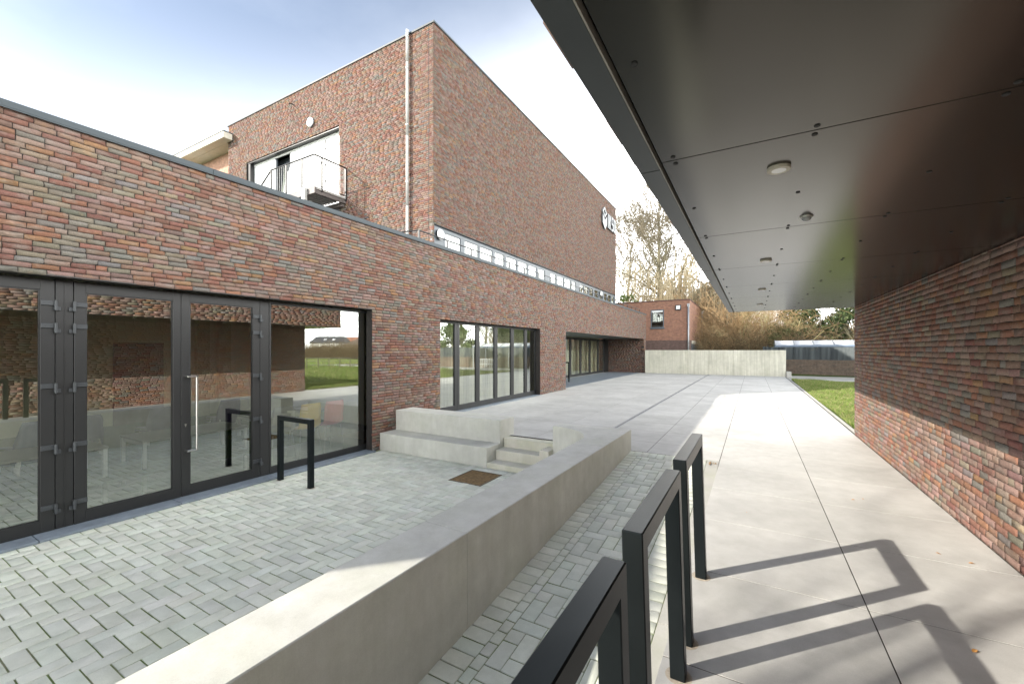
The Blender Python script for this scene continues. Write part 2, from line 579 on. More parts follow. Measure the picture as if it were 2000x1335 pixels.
def lay_bricks(u0, u1, z0, z1, holes=(), long=0.205, head=0.16):
    """rows of long bricks over a rectangle with openings; returns array u0,u1,z0,z1"""
    out = []
    k0 = math.floor((z0 - 0.001) / ROW)
    k = k0
    while k * ROW < z1 - 0.01:
        a = max(k * ROW, z0); b = min((k + 1) * ROW, z1)
        k += 1
        if b - a < 0.02: continue
        spans = [(u0, u1)]
        zc = (a + b) / 2
        for (h0, h1, hz0, hz1) in holes:
            if hz0 < zc < hz1:
                ns = []
                for s0, s1 in spans:
                    if h1 <= s0 or h0 >= s1: ns.append((s0, s1)); continue
                    if s0 < h0: ns.append((s0, h0))
                    if s1 > h1: ns.append((h1, s1))
                spans = ns
        u = u0 - random.random() * 0.2
        cuts = []
        while u < u1:
            r = random.random()
            L = long * (0.5 if r < head else (0.75 if r < head + 0.08 else 1.0)) + random.uniform(-.004, .004)
            cuts.append((u, u + L)); u += L
        for s0, s1 in spans:
            row = []
            for c0, c1 in cuts:
                p, q = max(c0, s0), min(c1, s1)
                if q - p > 0.006: row.append([p, q])
            # merge slivers
            if len(row) > 1 and row[0][1] - row[0][0] < 0.05:
                row[1][0] = row[0][0]; row.pop(0)
            if len(row) > 1 and row[-1][1] - row[-1][0] < 0.05:
                row[-2][1] = row[-1][1]; row.pop()
            for p, q in row: out.append((p, q, a, b))
    return np.array(out)

def brick_geom(B, O, U, N, proud, colr, nu, depth=0.03, rough=1.0):
    """vectorised brick meshes. B (m,4). returns V (m,nv,3), F (nf,4) local, col (m,nv,3)"""
    m = len(B)
    g = GAP
    ua = B[:, 0] + g / 2; ub = B[:, 1] - g / 2
    za = B[:, 2] + g / 2; zb = B[:, 3] - g / 2
    nz_ = 2 if nu > 1 else 1
    iu = np.linspace(0, 1, nu + 1); iz = np.linspace(0, 1, nz_ + 1)
    gu, gz = np.meshgrid(iu, iz)           # (nz+1, nu+1)
    gu = gu.ravel(); gz = gz.ravel()
    nfv = len(gu)
    uu = ua[:, None] + (ub - ua)[:, None] * gu[None]
    zz = za[:, None] + (zb - za)[:, None] * gz[None]
    border = (gu == 0) | (gu == 1) | (gz == 0) | (gz == 1)
    j = (0.0017 if nu > 1 else 0.0008) * rough
    uu += rng.normal(0, j, uu.shape) * border
    zz += rng.normal(0, j * 0.9, zz.shape) * border
    # slight tilt of each brick along its length
    zz += rng.normal(0, 0.0012 * rough, (m, 1)) * (gu[None] - .5) * 2
    d = proud[:, None] + rng.normal(0, (0.0008 if nu > 1 else 0.0002) * rough, uu.shape)
    if nu > 1: d = d - 0.0004 * border[None]
    # border loop
    W = nu + 1
    loop = [i for i in range(W)] + [r * W + nu for r in range(1, nz_ + 1)] + \
           [nz_ * W + i for i in range(nu - 1, -1, -1)] + [r * W for r in range(nz_ - 1, 0, -1)]
    nl = len(loop)
    uu2 = np.concatenate([uu, uu[:, loop]], 1)
    zz2 = np.concatenate([zz, zz[:, loop]], 1)
    dd2 = np.concatenate([d, np.full((m, nl), -depth)], 1)
    V = (np.array(O)[None, None] + uu2[..., None] * np.array(U)[None, None]
         + dd2[..., None] * np.array(N)[None, None])
    V[..., 2] += zz2
    F = []
    for r in range(nz_):
        for i in range(nu):
            a = r * W + i
            F.append((a, a + 1, a + W + 1, a + W))
    for i in range(nl):
        k = (i + 1) % nl
        F.append((loop[k], loop[i], nfv + i, nfv + k))
    F = np.array(F)
    if np.dot(np.cross(U, (0, 0, 1)), N) < 0: F = F[:, ::-1]
    col = np.repeat(colr[:, None, :], V.shape[1], 1)
    return V, F, col

class BrickPool:
    """collects wall faces of one building; the largest in view become parts, the rest one mesh"""
    def __init__(s, mat1='brick'):
        s.items = []
        s.mat1 = M[mat1]
    def face(s, O, U, N, u0, u1, z0, z1, holes=(), tint=1.0, seen=True, long=0.205, head=0.16):
        B = lay_bricks(u0, u1, z0, z1, holes, long, head)
        n = len(B)
        idx = rng.choice(len(PAL), n, p=PALW)
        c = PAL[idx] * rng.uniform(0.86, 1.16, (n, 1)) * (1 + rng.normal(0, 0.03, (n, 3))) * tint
        proud = rng.uniform(-0.001, 0.004, n)
        uc = (B[:, 0] + B[:, 1]) / 2; zc = (B[:, 2] + B[:, 3]) / 2
        P0 = np.array(O)[None] + B[:, 0:1] * np.array(U)[None]
        P1 = np.array(O)[None] + B[:, 1:2] * np.array(U)[None]
        xa, ya, fa = pix(P0[:, 0], P0[:, 1], B[:, 2]); xb, yb, fb = pix(P1[:, 0], P1[:, 1], B[:, 3])
        area = np.abs(xb - xa) * ROW * FPX / np.minimum(fa, fb)
        ok = (fa > .3) & (fb > .3) & (np.minimum(xa, xb) > -5) & (np.maximum(xa, xb) < 2005) & (ya > 0) & (ya < 1335) & (yb > 0)
        area = np.where(ok & seen, area, 0)
        dist = np.where(ok, np.minimum(fa, fb), 99) if seen else np.full(n, 99.0)
        s.items.append((O, U, N, B, c, proud, area, dist))
    def build(s, parent, limit=300):
        allarea = np.concatenate([i[6] for i in s.items])
        cut = np.sort(allarea)[::-1][limit] if len(allarea) > limit else 0
        acc = {4: [[], [], [], 0], 1: [[], [], [], 0]}
        for (O, U, N, B, c, proud, area, dist) in s.items:
            single = area > max(cut, 1e-6)
            near = (dist < 9) & ~single
            far = ~near & ~single
            for msk, nu in ((near, 4), (far, 1)):
                if not msk.any(): continue
                V, F, col = brick_geom(B[msk], O, U, N, proud[msk], c[msk], nu, rough=1.0)
                m, nv = V.shape[:2]
                A = acc[nu]
                A[1].append((F[None] + (np.arange(m) * nv)[:, None, None]).reshape(-1, 4) + A[3])
                A[0].append(V.reshape(-1, 3)); A[2].append(col.reshape(-1, 3))
                A[3] += m * nv
            if single.any():
                V, F, col = brick_geom(B[single], O, U, N, proud[single], c[single], 5, rough=1.15)
                for q in range(len(V)):
                    ctr = V[q].mean(0)
                    me = mesh_np('brick', V[q] - ctr, F, s.mat1, col[q])
                    link('brick', me, parent, tuple(ctr))
        Vs = acc[4][0] + acc[1][0]
        n4 = sum(len(f) for f in acc[4][1])
        F1 = [f + acc[4][3] for f in acc[1][1]]
        me = mesh_np('brickwork', np.concatenate(Vs), np.concatenate(acc[4][1] + F1), M['brick'], np.concatenate(acc[4][2] + acc[1][2]))
        me.materials.append(M['brick_far'])
        mi = np.ones(len(me.polygons), dtype=np.int32); mi[:n4] = 0
        me.polygons.foreach_set('material_index', mi)
        o = link('brickwork', me, parent)
        o['kind'] = 'stuff'
        return o

# ------------------------------------------------------------------ dimensions
TZ = -0.416        # sunken terrace
XF = -6.52         # street wing facade
XW = -6.70         # its window plane
FY0, FY1 = -3.03, 30.2
CT = 4.11          # coping top
XT, YT0, YT1 = -8.0, 9.32, 27.9
TT = 11.12
XR = 1.665         # canopy building wall
CZ = 2.4           # canopy soffit

# ================================================================== GROUND
def sheet(name, rects, z, mat):
    mb = MB()
    for x0, x1, y0, y1 in rects:
        mb.quad((x0, y0, z), (x1, y0, z), (x1, y1, z), (x0, y1, z))
    o = mb.build(name, mat)
    o['kind'] = 'structure'
    return o

def lawn_soil():
    m, nt, b = new_mat('grass_ground')
    p = pos(nt)
    f = noise(nt, p, 0.35, 6, 0.65)
    c = ramp(nt, f, [(0.3, (0.055, 0.085, 0.018)), (0.55, (0.085, 0.125, 0.028)), (0.75, (0.14, 0.135, 0.05))])
    f = noise(nt, p, 40, 4, 0.7)
    c = mixc(nt, 1.0, c, ramp(nt, f, [(0.3, (0.6, 0.6, 0.6)), (0.7, (1.35, 1.35, 1.35))]), 'MULTIPLY')
    nt.links.new(c, b.inputs['Base Color'])
    b.inputs['Roughness'].default_value = 0.95
    b.inputs['Specular IOR Level'].default_value = 0.1
    bump(nt, b, f, 0.6, 0.03)
    return m
M['soil'] = lawn_soil()
E_ = 1500
sheet('ground', [(-E_, -7.0, -E_, E_), (-0.39, E_, -E_, E_), (-7.0, -0.39, -E_, -6.0), (-7.0, -0.39, 6.7, E_)], -0.07, M['soil'])
sheet('terrace_subsoil', [(-7.0, -0.43, -6.0, 6.75)], -0.60, M['moss'])

# -------- paved walkway and forecourt of large concrete slabs
paving = empty('slab_paving', (0, 8, 0), kind='structure')
S = 1.0295
slab_rects = []
XG = [-9.13, -8.597, -7.567, -6.537] + [-5.508, -4.478, -3.448]
cols_left = [(-9.16, -8.597), (-8.597, -7.567), (-7.567, -6.537), (-6.537, -5.508), (-5.508, -4.478), (-4.478, -3.448), (-3.448, -2.50), (-2.38, -1.435), (-1.435, -0.412)]
Y0g = 2.285
def yk(k): return Y0g + S * k
sj = random.Random(3)
def add_slab(x0, x1, y0, y1, z1=0.0):
    g = 0.0042
    c = ((x0 + x1) / 2, (y0 + y1) / 2, z1)
    if x1 - x0 < .05 or y1 - y0 < .05: return
    mb = MB()
    mb.box(x0 + g - c[0], x1 - g - c[0], y0 + g - c[1], y1 - g - c[1], -0.05, sj.uniform(-.0005, .0008), 0.0008)
    o = mb.build('slab', M['slab'])
    o.location = c
    par(o, paving)
for (x0, x1) in cols_left:
    for k in range(3, 28):
        y0, y1 = yk(k), yk(k + 1)
        if x1 <= -0.4 and y0 < 6.68:
            if x1 < -2.4:
                y0 = 6.77
            else:
                y0 = 6.68
            if y1 < y0: continue
        if y1 > 29.5: y1 = min(y1, 29.5)
        if y0 >= 29.45: continue
        if x1 <= -6.53:
            if y1 < 15.64: continue
            y0 = max(y0, 15.64)
            y1 = min(y1, 29.45)
        if x0 < -6.5 < x1: pass
        add_slab(x0, x1, y0, y1)
for (x0, x1) in ((-0.412, 0.617), (0.617, 1.66)):
    for k in range(-6, 27):
        add_slab(x0, x1, yk(k), min(yk(k + 1), 29.5))
mb = MB()
mb.quad((-9.2, 6.7, -0.003), (1.7, 6.7, -0.003), (1.7, 29.6, -0.003), (-9.2, 29.6, -0.003))
mb.quad((-0.406, -6, -0.003), (1.7, -6, -0.003), (1.7, 6.7, -0.003), (-0.406, 6.7, -0.003))
mb.quad((-0.406, -6, -0.003), (-0.406, 6.7, -0.003), (-0.406, 6.7, -0.7), (-0.406, -6, -0.7))
j = mb.build('joint_bed', simple('joint_sand', (0.055, 0.05, 0.04), 1.0, 0, 0.3, 12), paving)
mb = MB(); mb.box(1.69, 1.76, 10.05, 29.5, -0.3, 0.012, 0.006)
mb.build('edging_kerb', M['kerb'], paving)

# linear drain
dr = empty('drain_channel', (-2.44, 18, 0), 'long narrow grey slot drain running down the middle of the forecourt slabs', 'drain')
mb = MB(); mb.box(-2.50, -2.47, 7.6, 29.45, -0.08, 0.001, 0.002); mb.box(-2.41, -2.38, 7.6, 29.45, -0.08, 0.001, 0.002)
mb.build('edge_rail', M['zinc'], dr)
mb = MB(); mb.box(-2.47, -2.41, 7.6, 29.45, -0.08, -0.02)
mb.build('channel_bottom', simple('drain_dark', (0.07, 0.08, 0.09), 0.5), dr)
mb = MB()
for i in range(540):
    y = 7.63 + i * 0.0404
    mb.box(-2.469, -2.411, y, y + 0.022, -0.012, -0.002)
mb.build('grating', simple('drain_grating', (0.25, 0.26, 0.27), 0.4, 0.5), dr)

# -------- clay / concrete pavers in herringbone
W = 0.1145
def herring(x0, x1, y0, y1, ox, oy):
    out = []
    i0, i1 = math.floor((x0 - ox) / W) - 2, math.ceil((x1 - ox) / W) + 1
    j0, j1 = math.floor((y0 - oy) / W) - 2, math.ceil((y1 - oy) / W) + 1
    for i in range(i0, i1):
        for j in range(j0, j1):
            k = (i - j) % 4
            if k == 0: r = (ox + i * W, ox + (i + 2) * W, oy + j * W, oy + (j + 1) * W)
            elif k == 3: r = (ox + i * W, ox + (i + 1) * W, oy + j * W, oy + (j + 2) * W)
            else: continue
            q = (max(r[0], x0), min(r[1], x1), max(r[2], y0), min(r[3], y1))
            if q[1] - q[0] > 0.018 and q[3] - q[2] > 0.018: out.append(q)
    return out
def cut(rects, h):
    out = []
    for r in rects:
        if r[1] <= h[0] or r[0] >= h[1] or r[3] <= h[2] or r[2] >= h[3]:
            out.append(r); continue
        for q in ((r[0], min(r[1], h[0]), r[2], r[3]), (max(r[0], h[1]), r[1], r[2], r[3]),
                  (max(r[0], h[0]), min(r[1], h[1]), r[2], min(r[3], h[2])), (max(r[0], h[0]), min(r[1], h[1]), max(r[2], h[3]), r[3])):
            if q[1] - q[0] > 0.02 and q[3] - q[2] > 0.02: out.append(q)
    return out

def pave(name, rects, zf, parent, limit=300, tone=(0.64, 0.65, 0.57)):
    Rr = np.array(rects)
    n = len(Rr)
    gx = 0.0024 + rng.uniform(0, 0.0012, n); gy = 0.0040 + rng.uniform(0, 0.0018, n)
    x0 = Rr[:, 0] + gx; x1 = Rr[:, 1] - gx; y0 = Rr[:, 2] + gy; y1 = Rr[:, 3] - gy
    dz = rng.normal(0, 0.0011, n)
    tz = rng.normal(0, 0.0012, (n, 4))
    c = 0.0035
    colr = np.array(tone)[None] * rng.uniform(0.90, 1.07, (n, 1)) * (1 + rng.normal(0, 0.010, (n, 3)))
    def V_():
        P = []
        for (sx, sy) in ((0, 0), (1, 0), (1, 1), (0, 1)):
            P.append((sx, sy))
        top = []; mid = []; bot = []
        for i, (sx, sy) in enumerate(P):
            X = np.where(sx, x1, x0); Y = np.where(sy, y1, y0)
            Xi = X + (-c if sx else c); Yi = Y + (-c if sy else c)
            zt = zf(Xi, Yi) + dz + tz[:, i]
            top.append(np.stack([Xi, Yi, zt], 1))
            mid.append(np.stack([X, Y, zt - c * 0.8], 1))
            bot.append(np.stack([X, Y, zt - 0.035], 1))
        return np.stack(top + mid + bot, 1)
    V = V_()
    F = [(0, 1, 2, 3)]
    for i in range(4):
        j = (i + 1) % 4
        F.append((4 + i, 4 + j, j, i)); F.append((8 + i, 8 + j, 4 + j, 4 + i))
    F = np.array(F)
    ctr = V.mean(1)
    px, py, f = pix(ctr[:, 0], ctr[:, 1], ctr[:, 2])
    size = np.where((f > .3) & (px > -20) & (px < 2020) & (py > 0) & (py < 1350), 1 / f, 0)
    if name == 'ramp':
        size = size * ((ctr[:, 0] > -1.9))
    order = np.argsort(-size)
    single = np.zeros(n, bool); single[order[:limit]] = True
    single &= size > 0
    for q in np.where(single)[0]:
        me = mesh_np('paver', V[q] - ctr[q], F, M['paver'], np.repeat(colr[q][None], 12, 0))
        link('paver', me, parent, tuple(ctr[q]))
    rest = ~single
    if rest.any():
        Vr = V[rest]; m = len(Vr)
        ff = (F[None] + (np.arange(m) * 12)[:, None, None]).reshape(-1, 4)
        me = mesh_np('paver_field', Vr.reshape(-1, 3), ff, M['paver'], np.repeat(colr[rest][:, None], 12, 1).reshape(-1, 3))
        o = link('paver_field', me, parent)
        o['kind'] = 'stuff'

terrace = empty('terrace_paving', (-4, 2, TZ), kind='structure')
rects = herring(-6.44, -2.10, -3.6, 5.73, -4.607, 0.8)
for i in range(40):
    x = -6.44 + i * W
    if x > -2.1: break
    rects.append((x, min(x + W, -2.1), 5.73, 5.955))
GR = (-4.085, -3.49, 5.10, 5.735)
rects = cut(rects, GR)
pave('terrace', rects, lambda X, Y: np.full_like(X, TZ), terrace)
mb = MB(); mb.quad((-6.6, -3.7, TZ - .007), (-2.05, -3.7, TZ - .007), (-2.05, 5.97, TZ - .007), (-6.6, 5.97, TZ - .007))
mb.build('joint_bed', M['moss'], terrace)

rp = empty('ramp_paving', (-1.1, 4, -0.2), kind='structure')
def rz(Y): return np.maximum(-(6.68 - Y) * 0.0785, TZ)
rects = herring(-1.45, -0.795, -1.6, 6.45, -1.4495, 3.307 + W)
y = -1.6
while y < 6.45:
    rects += [(-1.76, -1.528, y, y + W), (-1.528, -1.45, y + .04, y + .04 + W), (-0.795, -0.572, y + .02, y + .02 + W)]
    y += W
x = -1.72
while x < -0.58:
    rects.append((x, min(x + W, -0.572), 6.455, 6.672)); x += W
rects = [r for r in rects if r[3] < 6.68]
pave('ramp', rects, lambda X, Y: rz(Y), rp)
mb = MB()
for a, b_ in ((-3.7, 1.38), (1.38, 6.68)):
    za, zb_ = float(rz(np.array(a))) - .008, float(rz(np.array(b_))) - .008
    mb.quad((-1.8, a, za), (-0.43, a, za), (-0.43, b_, zb_), (-1.8, b_, zb_))
mb.build('joint_bed', M['moss'], rp)
y = -1.0
while y < 6.6:
    y2 = min(y + 1.0, 6.66)
    mb = MB(); n0 = float(rz(np.array(y))) + .004; n1 = float(rz(np.array(y2))) + .004
    g = .004
    P = [(-0.568, y + g), (-0.4185, y + g), (-0.4185, y2 - g), (-0.568, y2 - g)]
    mb.v = [(px_, py_, (n0 if i < 2 else n1)) for i, (px_, py_) in enumerate(P)] + [(px_, py_, -0.7) for px_, py_ in P]
    mb.f = [(0, 1, 2, 3)] + [(4 + i, 4 + (i + 1) % 4, (i + 1) % 4, i) for i in range(4)]
    mb.build('kerb_stone', M['kerb'], rp)
    y += 1.0

# ================================================================== LOW CURVED WALL
lw = empty('low_wall', (-1.9, 3, 0), 'long low concrete retaining wall beside the ramp, curling inwards at its far end by the steps', 'wall')
def wx(y): return -1.672 - .0098 * (6.68 - y)
def wall_seg(pts, name):
    # rounded arris: main prism plus slightly inset top cap
    mb = MB()
    mb.prism(pts, -0.6, 0.327)
    n = len(pts)
    c = Vector((sum(p[0] for p in pts) / n, sum(p[1] for p in pts) / n))
    ins = []
    for i in range(n):
        a = Vector(pts[i - 1]); b_ = Vector(pts[i]); d = Vector(pts[(i + 1) % n])
        e1 = (b_ - a).normalized(); e2 = (d - b_).normalized()
        n1 = Vector((-e1.y, e1.x)); n2 = Vector((-e2.y, e2.x))
        nn = (n1 + n2)
        nn = nn / max(0.5, nn.length_squared / 2) if nn.length > .1 else n1
        ins.append(tuple(b_ + nn * 0.006))
    k = len(mb.v)
    mb.v += [(x, y, 0.327) for x, y in pts] + [(x, y, 0.333) for x, y in ins]
    mb.f.append(tuple(k + n + i for i in range(n)))
    for i in range(n):
        jn = (i + 1) % n
        mb.f.append((k + i, k + jn, k + n + jn, k + n + i))
    return mb.build(name, M['conc'], lw)
jy = (-0.65, 2.35, 5.33)
seg0 = [(-2.105, -3.6), (wx(-3.6), -3.6), (wx(jy[0] - .002), jy[0] - .002), (-2.105, jy[0] - .002)]
wall_seg(seg0, 'wall_segment')
wall_seg([(-2.105, jy[0] + .002), (wx(jy[0]), jy[0] + .002), (wx(jy[1] - .002), jy[1] - .002), (-2.105, jy[1] - .002)], 'wall_segment')
wall_seg([(-2.105, jy[1] + .002), (wx(jy[1]), jy[1] + .002), (wx(jy[2] - .002), jy[2] - .002), (-2.105, jy[2] - .002)], 'wall_segment')
arc = []
for i in range(0, 15):
    a = R(90 * i / 14)
    arc.append((-2.88 + .775 * math.sin(a), 5.575 + .775 * math.cos(a)))
P = [(-2.105, jy[2] + .002), (wx(jy[2]), jy[2] + .002), (-1.672, 6.68), (-2.88, 6.68)] + arc
wall_seg(P, 'wall_segment')

# ================================================================== SEATING BLOCK AND STEPS
be = empty('seating_block', (-5.2, 6.4, TZ), 'two-tier pale concrete seating block against the brick wall, left of the steps', 'bench')
mb = MB(); mb.box(-6.52, -3.94, 5.955, 6.386, -0.7, -0.08, 0.006); mb.build('lower_tier', M['conc'], be)
mb = MB(); mb.box(-6.52, -3.942, 6.388, 6.90, -0.7, 0.328, 0.006); mb.build('upper_tier', M['conc'], be)
st = empty('stairs', (-3.2, 6.3, TZ), 'three pale concrete steps between the seating block and the curved wall', 'stairs')
for y0, y1, z in ((5.958, 6.234, -0.331), (6.234, 6.513, -0.168), (6.513, 6.765, -0.003)):
    mb = MB(); mb.box(-3.938, -2.107 if y0 < 6.2 else -2.15, y0, y1 + (0.03 if z < -.1 else 0), z - .2, z, 0.008)
    mb.build('step', M['step'], st)
mb = MB(); mb.box(-3.05, -2.88, 6.18, 6.765, -0.5, -0.06, .004); mb.build('stringer', M['step'], st)

# ================================================================== GRATE
gr = empty('floor_grate', (-3.79, 5.42, TZ), 'square rusty steel drain grate set in the terrace pavers', 'grate')
rust = simple('rusty_steel', (0.26, 0.17, 0.085), 0.85, 0.0, 0.35, 25, 0.3)
x0, x1, y0, y1 = GR
mb = MB()
for a in ((x0, x0 + .02, y0, y1), (x1 - .02, x1, y0, y1), (x0 + .02, x1 - .02, y0, y0 + .02), (x0 + .02, x1 - .02, y1 - .02, y1)):
    mb.box(*a, TZ - .05, TZ + .003)
mb.build('frame', simple('grate_frame', (0.13, 0.105, 0.07), 0.8, 0, .2, 20), gr)
mb = MB()
for i in range(22):
    x = x0 + .03 + i * .0252
    mb.box(x, x + .006, y0 + .02, y1 - .02, TZ - .03, TZ)
mb.build('bearing_bars', rust, gr)
mb = MB()
for i in range(23):
    y = y0 + .03 + i * .0254
    mb.box(x0 + .02, x1 - .02, y, y + .005, TZ - .012, TZ - .0015)
mb.build('cross_bars', rust, gr)
mb = MB(); mb.quad((x0, y0, TZ - .045), (x1, y0, TZ - .045), (x1, y1, TZ - .045), (x0, y1, TZ - .045))
mb.build('pit', simple('grate_pit', (0.14, 0.10, 0.055), 0.95, 0, .3, 30), gr)

# ================================================================== BIKE STANDS
def stand(loc, L, along, label, lean=(0, 0), z=0.0, t=0.07):
    o = empty('hoop_stand', (loc[0], loc[1], z), label, 'hoop stand', 'black steel hoop stands')
    def P3(a, w, zz):   # a along, w across
        sx = lean[0] * (1 - zz); sy = lean[1] * (1 - zz)
        x, y = (loc[0] + w, loc[1] + a) if along == 'y' else (loc[0] + a, loc[1] + w)
        return Vector((x + sx, y + sy, z + zz))
    def bar(a0, a1, z0, z1, name):
        mb = MB()
        c = 0.004
        w = t
        # chamfered hollow-section bar between z0 and z1
        V0 = [(a0, -w / 2), (a1, -w / 2), (a1, w / 2), (a0, w / 2)]
        def ring(zz):
            r = []
            for i, (a, b) in enumerate(V0):
                pa = V0[i - 1]; pn = V0[(i + 1) % 4]
                for q in (pa, pn):
                    d = Vector((q[0] - a, q[1] - b)).normalized() * c
                    r.append((a + d.x, b + d.y, zz))
            return r
        rings = [ring(z0), ring(z1 - c)] 
        top = [( (a0 + a1) / 2 + (a - (a0 + a1) / 2) * (1 - 2 * c / abs(a1 - a0)), b * (1 - 2 * c / w), z1) for a, b, _ in ring(z1)]
        rings.append(top)
        n = len(mb.v)
        for rr in rings:
            mb.v += [tuple(P3(*q)) for q in rr]
        for k in range(2):
            for i in range(8):
                jn = (i + 1) % 8
                mb.f.append((n + 8 * k + i, n + 8 * k + jn, n + 8 * (k + 1) + jn, n + 8 * (k + 1) + i))
        mb.f.append(tuple(n + 16 + i for i in range(8)))
        mb.f.append(tuple(n + i for i in reversed(range(8))))
        return mb.build(name, M['post'], o)
    bar(0, t, 0.0, 1.0 - t + .004, 'post')
    bar(L - t, L, 0.0, 1.0 - t + .004, 'post')
    bar(0, L, 1.0 - t, 1.0, 'top_rail')
    for a in (t / 2, L - t / 2):
        mb = MB()
        p = P3(a, 0, 0)
        mb.tube((p.x, p.y, z - .004), (p.x, p.y, z + .0012), 0.062, 0.062, 20)
        mb.build('grout_patch', simple('grout_ring', (0.40, 0.345, 0.27), 0.9, 0, .25, 60), o)
    return o
stand((-0.345, 0.36), 0.828, 'y', 'black hoop stand cropped at the bottom, nearest of the three along the walkway', (0.03, 0))
stand((-0.345, 1.388), 0.828, 'y', 'black hoop stand in the middle of the row of three along the walkway edge', (0.03, 0))
stand((-0.345, 2.42), 0.832, 'y', 'black hoop stand standing farthest up the row of three along the walkway edge', (0.03, 0))
stand((-6.37, 3.80), 0.82, 'x', 'black hoop stand on the sunken terrace in front of the glass doors', z=TZ)
stand((-8.62, 19.17), 0.82, 'x', 'small distant black hoop stand inside the recessed porch', (0, 0))

# a corroded anchor left in the walkway
mb = MB()
for i in range(9):
    a = i * .7
    mb.box(-0.49 + .045 * math.cos(a) - .006, -0.49 + .045 * math.cos(a) + .006, 6.50 + .03 * math.sin(a), 6.50 + .03 * math.sin(a) + .01, -.002, .006)
mb.box(-.53, -.515, 6.42, 6.58, -.004, .003)
o = mb.build('anchor_stub', rust); tag(o, 'small rusty anchor stub in the slabs at the top of the ramp', 'anchor stub')

# ================================================================== STREET WING (low brick building)
wing = empty('brick_wing', (XF, 12, 0), 'long single-storey brick wing with dark glazed doors and a dark metal coping along its top', 'building')
O1 = (-1.2, 5.76, -0.6, 2.393)
O2 = (7.837, 13.289, -0.05, 2.36)
O3 = (15.625, 29.63, -0.3, 2.36)
mb = MB()
XB = XF - 0.007
def backing(u0, u1, z0, z1):
    mb.box(XB - .16, XB, u0, u1, z0, z1)
backing(FY0, O1[0], -.6, O1[3]); backing(O1[1], O2[0], -.6, O1[3]); backing(O2[1], O3[0], -.3, O2[3]); backing(O3[1], FY1, -.3, O3[3])
backing(FY0, O1[1] + .5, O1[3], 4.04); backing(O1[1] + .5, FY1, O2[3], 4.04) if False else None
backing(O1[1] + .5, FY1, O1[3] - .0, 4.04)
mb.box(XB - .16, XB, O2[0], O3[0], O2[3], O1[3]); mb.box(XB - .16, XB, O3[0], O3[1], O3[3], O1[3])
mb.box(XB - .16, XB, O3[1], FY1, O3[3], O1[3])
mb.build('wall_core', M['mortar'], wing)
# roof, end walls and back of the wing
mb = MB()
mb.box(-20, XB - .16, FY0, 9.30, 3.75, 3.90)
mb.box(-20, XB - .16, 9.30, FY1, 3.75, 3.90)
mb.box(-20, XB - .17, FY0, FY0 + .3, -.6, 4.04)
mb.box(-9.6, XB - .17, FY1 - .25, FY1, -.3, 4.04)
mb.box(-20, -19.7, FY0 + .3, FY1, -.6, 3.75)
mb.build('roof_deck', simple('roof_membrane', (0.10, 0.10, 0.10), 0.9), wing)
pool = BrickPool()
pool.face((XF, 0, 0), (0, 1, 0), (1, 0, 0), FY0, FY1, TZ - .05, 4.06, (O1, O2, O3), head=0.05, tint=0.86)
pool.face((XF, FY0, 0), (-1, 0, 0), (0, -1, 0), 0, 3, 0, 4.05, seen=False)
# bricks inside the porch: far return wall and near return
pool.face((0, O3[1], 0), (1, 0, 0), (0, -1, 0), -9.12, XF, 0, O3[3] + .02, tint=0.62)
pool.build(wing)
mb = MB(); mb.box(-9.2, XF - .17, O3[1] + .007, FY1, -.3, O3[3]); mb.build('porch_wall_core', M['mortar'], wing)
mb = MB(); mb.box(-9.12, XF - .185, 15.3, O3[0] - .01, -.3, O3[3]); mb.build('porch_near_wall', M['mortar'], wing)
mb = MB()
for i in range(11):
    a = 15.63 + i * 1.272
    mb.box(-9.10, XF - .012, a + .003, a + 1.272 - .003, O3[3] - .012, O3[3] + .02)
mb.build('porch_soffit', simple('porch_soffit_panel', (0.085, 0.095, 0.09), 0.4, 0.1, .05, 3), wing)
# coping in lengths
y = FY0 - .03
while y < FY1:
    y2 = min(y + 3.0, FY1 + .04)
    mb = MB(); mb.box(XF - .40, XF + .032, y + .002, y2 - .002, 4.04, CT, .003)
    mb.box(XF + .012, XF + .030, y + .002, y2 - .002, 4.028, 4.04)
    mb.build('coping', M['coping'], wing)
    y = y2
mb = MB(); mb.box(XF - .25, XF + .001, O1[0], O1[1], O1[3] + .001, O1[3] + .012); mb.box(XF - .25, XF + .001, O2[0], O2[1], O2[3] + .001, O2[3] + .012)
mb.build('lintel_angle', M['frame'], wing)
# sill stones
def sills(y0, y1, z, xo):
    y = y0
    while y < y1 - .05:
        y2 = min(y + 1.25, y1)
        mb = MB(); mb.box(XW - .06, xo, y + .003, y2 - .003, z - .12, z, .004)
        mb.build('sill_stone', M['bluestone'], wing); y = y2
sills(O1[0], 5.80, TZ + .022, -6.45)
sills(O2[0], 13.31, 0.006, -6.445)
sills(15.66, 29.62, 0.006, -8.98)

